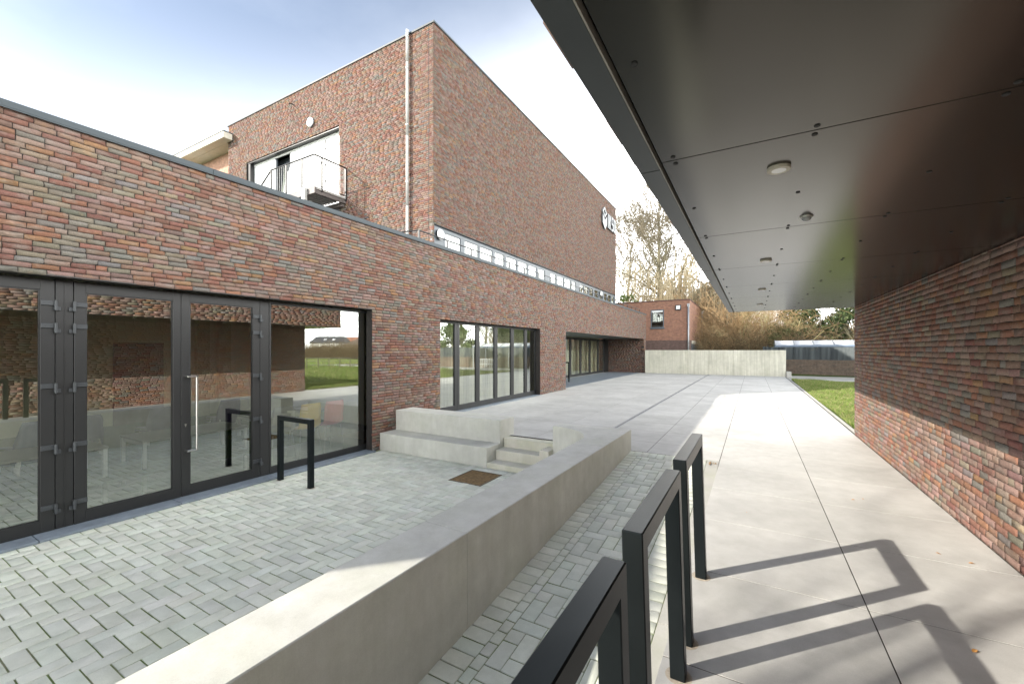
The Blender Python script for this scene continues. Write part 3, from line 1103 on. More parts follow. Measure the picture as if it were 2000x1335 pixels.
def glazed(parent, axis_x, y0, y1, z0, z1, fw=(.1, .1), bot=.1, top=.1, name='window_frame', mat='frame', glass='glass', depth=.07, mx=1, proud=0.0):
    """one leaf in plane x=axis_x: frame with pane as sub-part"""
    mb = MB()
    xa = axis_x - depth + proud; xb = axis_x + proud
    mb.box(xa, xb, y0, y0 + fw[0], z0, z1, .003)
    mb.box(xa, xb, y1 - fw[1], y1, z0, z1, .003)
    mb.box(xa + .001, xb - .001, y0 + fw[0] - .002, y1 - fw[1] + .002, z0, z0 + bot, .003)
    mb.box(xa + .001, xb - .001, y0 + fw[0] - .002, y1 - fw[1] + .002, z1 - top, z1, .003)
    # glazing bead
    g = .012
    a0, a1, b0, b1 = y0 + fw[0], y1 - fw[1], z0 + bot, z1 - top
    mb.box(xb - .022, xb - .010, a0, a0 + g, b0, b1); mb.box(xb - .022, xb - .010, a1 - g, a1, b0, b1)
    mb.box(xb - .0225, xb - .0105, a0 + g, a1 - g, b0, b0 + g); mb.box(xb - .0225, xb - .0105, a0 + g, a1 - g, b1 - g, b1)
    f = mb.build(name, M[mat], parent)
    mb = MB(); mb.quad((xb - .026, a0, b0), (xb - .026, a1, b0), (xb - .026, a1, b1), (xb - .026, a0, b1))
    mb.build('pane', M[glass], f)
    return f
def hinge(parent, y, z, side):
    mb = MB()
    x = XW
    s = side
    mb.tube((x + .028, y, z - .055), (x + .028, y, z + .055), .013, .013, 10)
    mb.box(x, x + .016, y - .11 * s, y, z - .002, z + .05, .002)
    mb.box(x, x + .026, y - .012, y + .012, z - .05, z + .052, .002)
    mb.box(x, x + .016, y, y + .042 * s, z - .055, z - .012, .002)
    for q in (.02, .07):
        mb.tube((x + .016, y - s * (q + .02), z + .024), (x + .019, y - s * (q + .02), z + .024), .006, .006, 8)
    mb.build('hinge', M['hinge'], parent)
z0, z1 = TZ + .024, 2.375
fa = glazed(wing, XW, 0.02, 1.467, z0, z1, (.11, .11), .13, .12, 'glass_door')
glazed(wing, XW, -1.2, 0.012, z0, z1, (.11, .11), .13, .12, 'glass_door')
mb = MB(); mb.box(XW - .07, XW - .004, 1.473, 1.614, z0, z1 + .01, .003); mb.box(XW - .01, XW + .001, 1.54, 1.547, z0, z1); po = mb.build('mullion', M['frame'], wing)
fb = glazed(wing, XW, 1.620, 2.645, z0, z1, (.097, .089), .13, .12, 'glass_door')
fc = glazed(wing, XW, 2.651, 3.688, z0, z1, (.098, .105), .13, .12, 'glass_door')
mb = MB(); mb.box(XW - .07, XW - .004, 3.694, 3.832, z0, z1 + .01, .003); po = mb.build('mullion', M['frame'], wing)
fd = glazed(wing, XW, 3.838, 5.885, z0, z1, (.02, .05), .10, .035, 'window_frame')
for z in (2.09, 1.84, 1.175, 0.50, -0.158):
    hinge(fa, 1.47, z, 1); hinge(fb, 1.617, z, -1); hinge(fc, 3.691, z, 1)
# pull handle and key cylinder on the opening leaf
mb = MB()
hx = XW + .07
mb.tube((XW, 2.70, 1.235), (hx, 2.70, 1.235), .012, .012, 12)
mb.box(hx - .013, hx + .013, 2.688, 2.815, 1.222, 1.248, .006)
mb.box(hx - .013, hx + .013, 2.789, 2.815, .212, 1.248, .006)
mb.box(hx - .013, hx + .013, 2.688, 2.815, .212, .238, .006)
mb.tube((XW, 2.70, .225), (hx, 2.70, .225), .012, .012, 12)
mb.build('handle', M['steel'], fc)
mb = MB(); mb.tube((XW, 2.697, .578), (XW + .006, 2.697, .578), .012, .012, 12); mb.box(XW, XW + .006, 2.692, 2.702, .55, .575)
mb.build('keyhole', M['steel'], fc)
# reveals
mb = MB(); mb.box(XW - .09, XF - .031, 5.89, 5.92, z0, 2.40); mb.build('reveal_board', M['frame'], wing)

# second opening, six leaves
seams2 = [7.70, 8.735, 9.690, 10.645, 11.645, 12.56, 13.34]
for i in range(6):
    a, b_ = seams2[i], seams2[i + 1]
    lf = .10 if i in (0, 1) else .05
    glazed(wing, XW, a + .003, b_ - .003, .010, 2.35, (.10 if i == 1 else .085, .10 if i in (0,) else .085), .13, .07, 'glass_door')
# porch glazing, X = -9.1
seams3 = [15.66, 17.5, 19.2, 20.9, 22.55, 24.2, 25.85, 27.5, 28.85]
xs = -9.10
for i in range(8):
    glazed(wing, xs, seams3[i] + .003, seams3[i + 1] - .003, .010, 2.30, (.12, .12), .13, .10, 'glass_door')
mb = MB(); mb.box(-9.17, -9.05, 28.86, 29.62, .01, 2.34); mb.build('closing_panel', M['frame'], wing)

# interior seen through the glass
wall_in = simple('olive_plaster', (0.66, 0.66, 0.46), 0.85, 0, .05, 2)
lino = simple('grey_linoleum', (0.22, 0.21, 0.19), 0.4, 0, .08, 4)
mb = MB(); mb.box(-12.3, -12.2, FY0 + .3, 14.0, -.5, 2.75); mb.build('interior_wall', wall_in, wing)
mb = MB(); mb.box(-12.2, XW - .1, 6.4, 6.55, -.5, 2.75); mb.build('interior_wall', wall_in, wing)
mb = MB(); mb.box(-12.2, XW - .1, FY0 + .3, 6.4, TZ - .1, TZ + .005); mb.build('interior_floor', lino, wing)
mb = MB(); mb.box(-12.2, XW - .1, 6.55, 14.6, -.1, -.002); mb.build('interior_floor', lino, wing)
mb = MB(); mb.box(-14.2, -9.3, 14.7, 29.4, -.1, -.002); mb.build('interior_floor', lino, wing)
mb = MB(); mb.box(-12.2, XW - .1, 14.45, 14.6, 0, 2.75); mb.box(-14.3, -14.2, 14.6, 29.4, 0, 2.75); mb.build('interior_wall', wall_in, wing)
ceil_in = simple('grey_ceiling_tile', (0.5, 0.5, 0.45), 0.9, 0, .08, 2)
mb = MB()
for i in range(8):
    mb.box(-12.2 + i * .68, -12.2 + i * .68 + .60, FY0 + .3, 6.4, 2.55, 2.6)
mb.box(-12.2, XW - .1, 6.55, 14.45, 2.6, 2.65); mb.box(-14.2, -9.3, 14.7, 29.4, 2.6, 2.65)
mb.build('interior_ceiling', ceil_in, wing)
mb = MB(); mb.box(-12.19, -12.15, 3.55, 4.45, TZ, 1.75); mb.build('interior_door', simple('dark_brown_door', (0.10, 0.045, 0.03), 0.5), wing)
mb = MB()
for a in (1.1, 5.1, 5.6): mb.box(-12.19, -12.05, a, a + .28, TZ, 2.5)
mb.build('pilaster', simple('pale_olive_pilaster', (0.5, 0.5, 0.32), 0.8), wing)
# pale net curtains behind the six-leaf glazing
mb = MB()
for i in range(220):
    a = 7.9 + i * .0243
    x = -7.05 + .022 * math.sin(i * 1.25)
    x2 = -7.05 + .022 * math.sin((i + 1) * 1.25)
    mb.quad((x, a, .03), (x2, a + .0243, .03), (x2, a + .0243, 2.5), (x, a, 2.5))
cm = simple('pale_curtain', (0.56, 0.55, 0.44), 0.95, 0, .08, 3)
mb.build('curtain', cm, wing)
mb = MB()
for i in range(300):
    a = 15.9 + i * .0425
    x = -9.42 + .03 * math.sin(i * 1.25); x2 = -9.42 + .03 * math.sin((i + 1) * 1.25)
    mb.quad((x, a, .03), (x2, a + .0425, .03), (x2, a + .0425, 2.5), (x, a, 2.5))
mb.build('curtain', cm, wing)

# furniture inside
def table(x, y, lx, ly, label):
    t = empty('table', (x, y, TZ), label, 'table')
    top = simple('grey_table_top', (0.36, 0.37, 0.36), 0.35, 0, .03, 3)
    mb = MB(); mb.box(x - lx / 2, x + lx / 2, y - ly / 2, y + ly / 2, TZ + .72, TZ + .745, .003); mb.build('tabletop', top, t)
    for sx in (-1, 1):
        for sy in (-1, 1):
            mb = MB(); cx = x + sx * (lx / 2 - .03); cy = y + sy * (ly / 2 - .03)
            mb.box(cx - .022, cx + .022, cy - .022, cy + .022, TZ, TZ + .72, .002); mb.build('leg', M['white'], t)
    mb = MB(); mb.box(x - lx / 2 + .03, x + lx / 2 - .03, y - ly / 2 + .02, y - ly / 2 + .04, TZ + .66, TZ + .72); mb.box(x - lx / 2 + .03, x + lx / 2 - .03, y + ly / 2 - .04, y + ly / 2 - .02, TZ + .66, TZ + .72)
    mb.build('apron', M['white'], t)
table(-7.75, 1.35, .8, 1.5, 'white-legged table just inside the leftmost glass pane')
table(-7.75, 3.15, .8, 1.4, 'white-legged table behind the closed middle door leaves')
table(-8.3, 5.1, .8, 1.5, 'white-legged table behind the wide window, with the coloured chairs by it')
def chair(x, y, rot, colr, label, n=1, up=0):
    c = empty('chair', (x, y, TZ), label, 'chair')
    m = simple('chair_shell', colr, 0.4, 0, .03, 3)
    cr, sr = math.cos(rot), math.sin(rot)
    def T(px_, py_, pz): return (x + px_ * cr - py_ * sr, y + px_ * sr + py_ * cr, TZ + (pz * (1 + up) if pz > 0 else 0))
    for k in range(n):
        dz = k * .055; dx = k * .03
        # moulded shell: seat curving up to the back
        prof = [(-.21, .44), (-.19, .455), (0, .44), (.13, .445), (.18, .49), (.205, .60), (.225, .75), (.235, .83)]
        n_ = len(prof); V = []; F = []
        for i, (px_, pz) in enumerate(prof):
            wd = .22 if i < 5 else (.21 if i < 7 else .185)
            for j in range(7):
                s = (j / 6 - .5) * 2
                bow = .02 * s * s
                V.append(T(px_ + dx - (bow if i > 4 else 0), s * wd, pz + dz + (bow if i <= 4 else 0)))
        for i in range(n_ - 1):
            for j in range(6):
                a = i * 7 + j
                F.append((a, a + 1, a + 8, a + 7))
        me = mesh_np('shell', V, F, m, smooth=True)
        sh = link('shell', me, c)
        so = sh.modifiers.new('thick', 'SOLIDIFY'); so.thickness = .012
        for sx, sy in ((-1, -1), (-1, 1), (1, -1), (1, 1)):
            mb = MB(); mb.tube(T(sx * .15 + dx, sy * .17, .435 + dz), T(sx * .22 + dx, sy * .23, 0.0 + dz * .9), .009, .009, 8)
            mb.build('leg', M['steel'], c)
    return c
chair(-7.24, 4.79, 0, (0.90, 0.62, 0.03), 'yellow plastic chair behind the wide window, between the grey and the red one', up=.24)
chair(-7.24, 5.29, 0, (0.75, 0.07, 0.08), 'red plastic chair behind the wide window, beside the yellow one', up=.24)
chair(-7.26, 4.30, 0, (0.20, 0.21, 0.21), 'grey plastic chair behind the wide window, beside the yellow one', up=.24)
chair(-8.75, 1.62, 0.3, (0.03, 0.05, 0.16), 'stack of dark blue chairs deep inside behind the leftmost pane', 5)
chair(-9.3, 2.35, -0.2, (0.045, 0.035, 0.10), 'stack of dark blue chairs behind the middle door, nearer the leftmost pane', 4)
chair(-9.4, 3.3, 0.1, (0.05, 0.035, 0.09), 'stack of dark purple chairs behind the middle door', 4)
chair(-9.6, 4.5, 0.1, (0.05, 0.03, 0.09), 'stack of dark purple chairs behind the door with the long handle', 4)

# ================================================================== TALL BUILDING
tall = empty('tall_brick_building', (XT, 18, 0), 'tall windowless brick block rising behind the street wing, with large letters on its side', 'building')
BZ = 5.265
OP = (-17.9, -12.163, 3.9, 9.215)
mb = MB()
mb.box(XT - .3, XT - .007, YT0 + .007, YT1, BZ, TT - .06)
mb.box(-19.32, -17.9, YT0 + .007, YT0 + .3, 3.9, TT - .06)
mb.box(-12.163, XT - .3, YT0 + .007, YT0 + .3, 3.9, TT - .06)
mb.box(-17.9, -12.163, YT0 + .007, YT0 + .3, 9.215, TT - .06)
mb.box(-19.32, XT - .3, YT1 - .3, YT1, 3.9, TT - .06)
mb.box(-19.32, -19.0, YT0 + .3, YT1 - .3, 3.9, TT - .06)
mb.build('wall_core', M['mortar'], tall)
mb = MB(); mb.box(-19.2, XT - .1, YT0 + .2, YT1 - .2, TT - .25, TT - .15); mb.box(XT - .4, XT - .35, YT0 + .3, YT1 - .1, 3.9, BZ + .02)
mb.box(-12.5, -12.4, YT0 + .5, YT0 + 3, 3.9, 9.3); mb.build('roof_deck', M['black'], tall)
pool = BrickPool('brick_far')
pool.face((XT, 0, 0), (0, 1, 0), (1, 0, 0), YT0, YT1, BZ, TT - .04, tint=0.78)  # same bricks, the shade of this side put into a darker tint
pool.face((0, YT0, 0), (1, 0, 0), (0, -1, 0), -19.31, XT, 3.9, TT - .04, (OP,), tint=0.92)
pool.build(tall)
mb = MB(); mb.box(-19.31, -19.29, YT0, YT1, 3.9, TT - .04)
for (a, b_, c_, d) in ((XT - .35, XT + .03, YT0 - .03, YT1 + .03), (-19.36, XT - .352, YT0 - .03, YT0 + .35), (-19.36, XT - .352, YT1 - .3, YT1 + .03)):
    mb.box(a, b_, c_, d, TT - .055, TT, .003)
mb.build('coping', M['coping'], tall)
# soffit under the brick over the clerestory and vertical expansion joint
mb = MB(); mb.box(XT - .30, XT - .001, YT0, YT1, BZ - .012, BZ - .001); mb.build('lintel_angle', M['frame'], tall)
mb = MB(); mb.box(-8.19, -8.178, YT0 - .006, YT0 + .01, 3.95, TT - .06); mb.build('expansion_joint', M['black'], tall)
# clerestory windows
px_edges = [(870, 900), (908, 934.5), (938, 962), (967, 985), (990, 1009), (1012, 1030), (1033, 1048), (1052, 1064.5), (1075, 1086), (1089, 1101), (1103, 1115), (1117, 1125), (1133, 1140), (1141, 1150), (1151, 1158.5), (1161, 1169), (1171, 1177.5), (1180, 1185), (1187, 1193), (1195, 1199)]
def y_at(u, X):
    r = (u - 1000) / FPX
    t = X / (-.5 + .8660254 * r)
    return t * (.8660254 + .5 * r)
xw = XT - .06
prev = YT0 + .12
edges = [(y_at(a, xw), y_at(b_, xw)) for a, b_ in px_edges]
mb = MB(); mb.box(xw - .08, xw, YT0, edges[0][0] - .09, 3.9, BZ - .015, .003); mb.build('infill_panel', M['frame_grey'], tall)
for i, (a, b_) in enumerate(edges):
    nxt = edges[i + 1][0] if i + 1 < len(edges) else YT1 - .15
    lo = a - .09 if i == 0 else (edges[i - 1][1] + a) / 2
    hi = (b_ + nxt) / 2 if i + 1 < len(edges) else b_ + .1
    glazed(tall, xw, lo + .002, hi - .002, 3.92, BZ - .016, (a - lo, hi - b_), .12, .12, 'window_frame', 'frame_grey', 'glass_hi')
mb = MB(); mb.box(xw - .08, XT - .03, edges[-1][1] + .1, YT1, 3.9, BZ - .015, .003); mb.build('infill_panel', M['frame_grey'], tall)
# white glazed/panelled front behind the balcony
yw = YT0 + .25
js = [-17.72, -17.196, -16.26, -15.26, -14.15, -13.14, -12.163]
mb = MB(); mb.box(-17.9, -12.163, YT0 + .03, YT0 + .30, 9.17, 9.214); mb.box(-17.898, -17.72, YT0 + .05, YT0 + .30, 3.95, 9.17); mb.build('dark_surround', M['frame'], tall)
mb = MB(); mb.box(-17.72, -12.164, yw - .045, yw - .0, 9.10, 9.168, .003); mb.build('head_rail', M['white'], tall)
def white_leaf(a, b_, name, win=None):
    z0_, z1_ = 6.70, 9.095
    mb = MB()
    mb.box(a + .004, b_ - .004, yw - .03, yw + .04, z0_, z1_, .004)
    o = mb.build(name, M['white'], tall)
    mb = MB(); f = .07
    mb.box(a + .01, b_ - .01, yw - .036, yw - .031, z0_ + .004, z0_ + f); mb.box(a + .01, b_ - .01, yw - .036, yw - .031, z1_ - f, z1_ - .004)
    mb.box(a + .01, a + f, yw - .036, yw - .031, z0_ + f, z1_ - f); mb.box(b_ - f, b_ - .01, yw - .036, yw - .031, z0_ + f, z1_ - f)
    mb.build('raised_frame', M['white'], o)
    return o
white_leaf(js[0], js[1], 'white_panel'); white_leaf(js[1], js[2], 'white_panel')
white_leaf(js[3], js[4], 'white_panel')
dleaf = white_leaf(js[4], js[5], 'white_door'); white_leaf(js[5], js[6], 'white_panel')
for z in (8.99, 8.745, 8.17, 7.60):
    mb = MB(); mb.box(js[5] - .035, js[5] + .02, yw - .062, yw - .037, z - .045, z + .005, .002); mb.box(js[5] - .008, js[5] + .008, yw - .07, yw - .037, z - .05, z + .05, .002)
    mb.build('hinge', M['black'], dleaf)
mb = MB(); mb.tube((js[4] + .07, yw - .09, 7.72), (js[4] + .2, yw - .09, 7.72), .011, .011, 8); mb.tube((js[4] + .07, yw - .09, 7.72), (js[4] + .07, yw - .03, 7.72), .011, .011, 8)
mb.build('door_handle', M['steel'], dleaf)
# tilted-open window leaf between the panels
mb = MB(); a, b_ = js[2], js[3]
mb.box(a + .004, a + .06, yw - .03, yw + .04, 6.7, 9.095); mb.box(b_ - .03, b_ - .004, yw - .03, yw + .04, 6.7, 9.095)
op = mb.build('window_opening', M['frame_grey'], tall)
mb = MB()
x_l, x_r = a + .10, b_ - .03
def lean_y(z): return yw + .02 + (z - 6.75) * .13
zA, zB = 6.75, 9.0
for (p, q) in ((x_l, x_l + .09), (x_r - .09, x_r)):
    mb.extrude([(p, lean_y(zA), zA), (q, lean_y(zA), zA), (q, lean_y(zB), zB), (p, lean_y(zB), zB)], (0, .06, 0))
mb.extrude([(x_l, lean_y(zB - .1), zB - .1), (x_r, lean_y(zB - .1), zB - .1), (x_r, lean_y(zB), zB), (x_l, lean_y(zB), zB)], (0, .06, 0))
mb.build('tilted_sash', simple('sage_frame', (0.33, 0.36, 0.28), 0.5), op)
mb = MB(); mb.quad((x_l + .09, lean_y(zA) + .03, zA), (x_r - .09, lean_y(zA) + .03, zA), (x_r - .09, lean_y(zB - .1) + .03, zB - .1), (x_l + .09, lean_y(zB - .1) + .03, zB - .1))
mb.build('pane', M['white'], op)
mb = MB(); mb.box(-17.7, -12.2, yw + .3, yw + .35, 6.5, 9.2); mb.build('interior_wall', M['frame_grey'], tall)

# balcony with stair
BYO, BXR, BXL, BF = 8.141, -11.794, -14.107, 6.68
bal = empty('balcony', (-13, 8.7, BF), None); par(bal, tall)
mb = MB(); mb.box(BXL, BXR, BYO, YT0 - .002, BF - .012, BF + .015, .003); mb.build('edge_plate', M['white'], bal)
mb = MB()
mb.box(BXL, BXR, BYO + .01, BYO + .07, BF - .20, BF - .013); mb.box(BXR - .07, BXR - .01, BYO + .07, YT0 - .01, BF - .20, BF - .013)
mb.box(BXL + .01, BXL + .07, BYO + .07, YT0 - .01, BF - .20, BF - .013); mb.box(BXL + .07, BXR - .07, YT0 - .14, YT0 - .02, BF - .3, BF - .2)
mb.build('edge_beam', simple('brown_grey_steel', (0.12, 0.105, 0.10), 0.5), bal)
mb = MB()
for i in range(14):
    x = BXL + .1 + i * .165
    mb.box(x, x + .09, BYO + .071, YT0 - .012, BF - .07, BF - .03)
mb.build('deck_planks', M['galv'], bal)
mb = MB(); mb.box(-12.30, -12.15, BYO - .10, BYO + .005, 3.9, BF + .0, .004); mb.build('column', M['galv'], bal)
mb = MB()
mb.box(-19.0, -12.31, BYO + .2, BYO + .28, BF - .42, BF - .30); mb.build('carrier_beam', M['galv'], bal)
ml = M['frame']
RT = BF + .985
def rail(a, b_, r=.026): mbx.tube(a, b_, r, r, 8)
mbx = MB(); rail((BXL, BYO, RT), (BXR, BYO, RT)); rail((BXR, BYO, RT), (BXR, YT0 - .02, RT)); rail((BXL, BYO, RT), (BXL - 2.2, BYO, RT - 1.5))
mbx.build('handrail', ml, bal)
mbx = MB(); rail((BXL, BYO, BF + .06), (BXR, BYO, BF + .06), .012); rail((BXR, BYO, BF + .06), (BXR, YT0 - .02, BF + .06), .012)
mbx.build('bottom_rail', ml, bal)
for x, y in ((BXL, BYO), (-13.258, BYO), (-12.421, BYO), (BXR, 8.4), (BXR, YT0 - .03)):
    mbx = MB(); mbx.box(x - .03, x + .03, y - .018, y + .018, BF - .1, RT); mbx.build('baluster_post', ml, bal)
mbx = MB()
for i in range(22):
    x = BXL + .06 + i * .1045; mbx.tube((x, BYO, BF + .06), (x, BYO, RT), .005, .005, 5, False)
for i in range(11):
    y = BYO + .06 + i * .1; mbx.tube((BXR, y, BF + .06), (BXR, y, RT), .005, .005, 5, False)
o = mbx.build('baluster_bars', M['galv'], bal)
mbx = MB()
for i in range(12):
    mbx.box(BXL - .26 * (i + 1), BXL - .26 * i, BYO + .05, YT0 - .05, BF - .18 * (i + 1) - .03, BF - .18 * (i + 1), .003)
mbx.extrude([(BXL, BYO, BF - .25), (BXL, BYO, BF), (BXL - 3.1, BYO, BF - 2.15), (BXL - 3.1, BYO, BF - 2.4)], (0, .05, 0))
mbx.build('stair_flight', M['galv'], bal)

# wall lamp, drainpipe, small pipe stub
wlp = empty('wall_lamp', (-13.66, YT0, 9.70), 'round white bulkhead lamp on the sunlit tall wall above the balcony', 'lamp')
mb = MB(); mb.tube((-13.66, YT0, 9.70), (-13.66, YT0 - .05, 9.70), .155, .155, 28); mb.build('lamp_base', M['frame_grey'], wlp)
mb = MB(); mb.tube((-13.66, YT0 - .05, 9.70), (-13.66, YT0 - .085, 9.70), .17, .15, 28); mb.build('lamp_shade', M['white'], wlp)
wl2 = empty('wall_lamp', (XT, 9.6, 5.03), 'round white lamp at the near end of the strip windows', 'lamp')
mb = MB(); mb.tube((xw, 9.62, 5.0), (xw + .07, 9.62, 5.0), .15, .15, 28); mb.build('lamp_base', M['black'], wl2)
mb = MB(); mb.tube((xw + .07, 9.62, 5.0), (xw + .10, 9.62, 5.0), .16, .14, 28); mb.build('lamp_shade', M['white'], wl2)
wl3 = empty('wall_lamp', (XT, y_at(1173, xw), 5.0), 'small white lamp at the far end of the strip windows', 'lamp')
yl = y_at(1174, XT)
mb = MB(); mb.tube((xw, yl, 5.0), (xw + .07, yl, 5.0), .15, .15, 20); mb.build('lamp_base', M['black'], wl3)
mb = MB(); mb.tube((xw + .07, yl, 5.0), (xw + .10, yl, 5.0), .16, .14, 20); mb.build('lamp_shade', M['white'], wl3)
dp = empty('drainpipe', (-8.93, YT0 - .1, 4), 'tall white drainpipe running the full height of the sunlit brick wall', 'drainpipe')
mb = MB(); zc = 3.9
for zc2 in (5.9, 8.0, 10.2, 11.16):
    mb.tube((-8.95, YT0 - .085, zc), (-8.95, YT0 - .085, zc2 - .004), .045, .045, 16); zc = zc2
mb.build('pipe', simple('pale_grey_pipe', (0.40, 0.40, 0.38), 0.5, 0, .05, 3), dp, True)
for z in (4.9, 6.6, 8.3, 10.0, 10.95):
    mb = MB(); mb.tube((-8.95, YT0 - .085, z), (-8.95, YT0 - .085, z + .03), .053, .053, 16); mb.box(-8.96, -8.94, YT0 - .05, YT0, z + .005, z + .025); mb.build('bracket', M['galv'], dp)
mb = MB(); mb.tube((-14.73, YT0 + .02, 10.67), (-14.70, YT0 - .16, 10.62), .018, .018, 8); mb.tube((-14.70, YT0 - .16, 10.62), (-14.66, YT0 - .2, 10.56), .02, .02, 8)
o = mb.build('overflow_spout', M['frame']); tag(o, 'small dark overflow spout sticking out high on the sunlit wall', 'spout')

# sign: emblem and four letters
sg = empty('wall_sign', (XT, 26.2, 9.7), 'silver building sign with a leaf-like emblem and the letters IKSO near the far corner', 'sign')
ALU = simple('silver_letter', (0.26, 0.275, 0.29), 0.5, 0.1, .03, 3)
DK = simple('letter_side', (0.06, 0.06, 0.065), 0.5)
def plate(name, pts, d=.09, off=.02):
    mb = MB()
    P = [(XT + off + d, y, z) for y, z in pts]
    k = len(P)
    mb.v = P + [(XT + off, y, z) for y, z in pts]
    mb.f = [tuple(range(k))]
    o = mb.build(name, ALU, sg)
    mb = MB(); mb.v = [(XT + off + d - .001, y, z) for y, z in pts] + [(XT + off, y, z) for y, z in pts]
    mb.f = [(i, k + i, k + (i + 1) % k, (i + 1) % k) for i in range(k)]
    mb.build('return_edge', DK, o)
    return o
def band(name, outer, inner):
    mb = MB(); k = len(outer)
    mb.v = [(XT + .11, y, z) for y, z in outer] + [(XT + .11, y, z) for y, z in inner] + [(XT + .02, y, z) for y, z in outer] + [(XT + .02, y, z) for y, z in inner]
    for i in range(k):
        j = (i + 1) % k
        mb.f.append((i, j, k + j, k + i)); mb.f.append((i, 2 * k + i, 2 * k + j, j)); mb.f.append((k + i, k + j, 3 * k + j, 3 * k + i))
    return mb.build(name, ALU, sg)
band('emblem_diamond', [(25.10, 10.40), (25.55, 10.08), (25.16, 9.74), (24.73, 10.07)], [(25.10, 10.25), (25.38, 10.07), (25.15, 9.89), (24.90, 10.07)])
plate('emblem_leaf', [(24.73, 9.90), (25.16, 9.58), (25.57, 9.92), (25.57, 9.40), (25.20, 9.02), (24.73, 9.36)])
def letter(c, y0, w, z0=9.27, z1=10.17, t=.13):
    if c == 'I': plate('letter', [(y0, z0), (y0 + t, z0), (y0 + t, z1), (y0, z1)])
    if c == 'K':
        plate('letter', [(y0, z0), (y0 + t, z0), (y0 + t, z0 + .36), (y0 + w - t * 1.1, z0), (y0 + w, z0), (y0 + t + .1, (z0 + z1) / 2), (y0 + w, z1), (y0 + w - t * 1.1, z1), (y0 + t, z1 - .36), (y0 + t, z1), (y0, z1)])
    if c == 'O':
        def ring(m): 
            a, b_, c_, d = y0 + m, y0 + w - m, z0 + m, z1 - m
            r = .13 * (1 if m == 0 else .5)
            return [(a + r, c_), (b_ - r, c_), (b_, c_ + r), (b_, d - r), (b_ - r, d), (a + r, d), (a, d - r), (a, c_ + r)]
        band('letter', ring(0), ring(t))
    if c == 'S':
        t2 = t; h = (z1 - z0)
        zm = (z0 + z1) / 2
        plate('letter', [(y0, z0), (y0 + w - .06, z0), (y0 + w, z0 + .08), (y0 + w, zm - .0), (y0 + w - .06, zm + t2 / 2), (y0 + t2, zm + t2 / 2), (y0 + t2, z1 - t2), (y0 + w, z1 - t2), (y0 + w, z1), (y0 + .06, z1), (y0, z1 - .08), (y0, zm + .02), (y0 + .06, zm - t2 / 2), (y0 + w - t2, zm - t2 / 2), (y0 + w - t2, z0 + t2), (y0, z0 + t2)])
letter('I', 25.78, .13); letter('K', 26.03, .42); letter('S', 26.56, .40); letter('O', 27.06, .42)

# ================================================================== ROOF RAILING
rr = empty('roof_railing', (-6.75, 18, 3.9), 'thin dark safety railing along the flat roof edge above the brick wing', 'railing')
mbx = MB(); rail((-6.62, 7.2, 4.33), (-6.62, 28.7, 4.33), .016); rail((-6.62, 7.2, 4.33), (-8.0, 6.9, 4.33), .016); mbx.build('top_rail', M['frame'], rr)
y = 7.2
mbx = None
k = 0
while y < 28.8:
    mbx = MB(); mbx.box(-6.635, -6.605, y - .02, y + .02, 3.92, 4.33); mbx.build('post', M['frame'], rr)
    y += 1.024

# ================================================================== OLD BUILDING (behind left)
old = empty('old_brick_building', (-24, 11, 0), 'older pinkish brick building with a projecting concrete eave, left of the tall block', 'building')
mb = MB(); mb.box(-40, -19.33, 9.75, 20, 0, 10.62); mb.build('wall', M['oldbrick'], old)
mb = MB(); mb.box(-40, -18.90, 8.93, 9.28, 10.36, 10.62, .01); mb.box(-40, -19.34, 9.28, 12, 10.36, 10.62); mb.build('eave', M['offwhite'], old)
mb = MB(); mb.box(-40.02, -18.88, 8.91, 9.30, 10.621, 10.65); mb.build('roof_trim', M['frame_grey'], old)
for i in range(4):
    x = -21.1 - i * 3.4
    mb = MB(); mb.box(x - 1.1, x, 9.70, 9.749, 7.4, 9.75, .004); w = mb.build('window', M['white'], old)
    mb = MB(); mb.quad((x - 1.03, 9.694, 7.47), (x - .07, 9.694, 7.47), (x - .07, 9.694, 9.68), (x - 1.03, 9.694, 9.68)); mb.build('pane', M['white'], w)

# ================================================================== CANOPY BUILDING (right)
can = empty('canopy_building', (XR, 4, 0), 'brick building on the right with a dark smooth canopy overhanging the walkway', 'building')
CY0, CY1 = -5.0, 10.04
XO = -0.447
mb = MB()
mb.box(XR + .007, 8.0, CY0, CY1 - .007, -.3, CZ + .06)
mb.box(XO + .007, 8.0, CY0 + .007, CY1 - .007, CZ + .061, 3.40)
mb.build('wall_core', M['mortar'], can)
pool = BrickPool()
pool.face((XR, 0, 0), (0, 1, 0), (-1, 0, 0), CY0, CY1, -.04, CZ + .02, long=0.20, head=0.30, tint=1.18)  # brick colour lightened to make up for the shade under the canopy
pool.face((0, CY1, 0), (1, 0, 0), (0, 1, 0), XR, 8.0, -.04, CZ + .02, seen=False)
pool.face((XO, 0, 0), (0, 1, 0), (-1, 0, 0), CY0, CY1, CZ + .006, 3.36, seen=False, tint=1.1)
pool.face((0, CY1, 0), (1, 0, 0), (0, 1, 0), XO, 8.0, CZ + .04, 3.36, seen=False)
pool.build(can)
mb = MB(); mb.box(XO - .03, 8.03, CY0 - .03, CY1 + .03, 3.36, 3.43, .003); mb.build('coping', M['coping'], can)
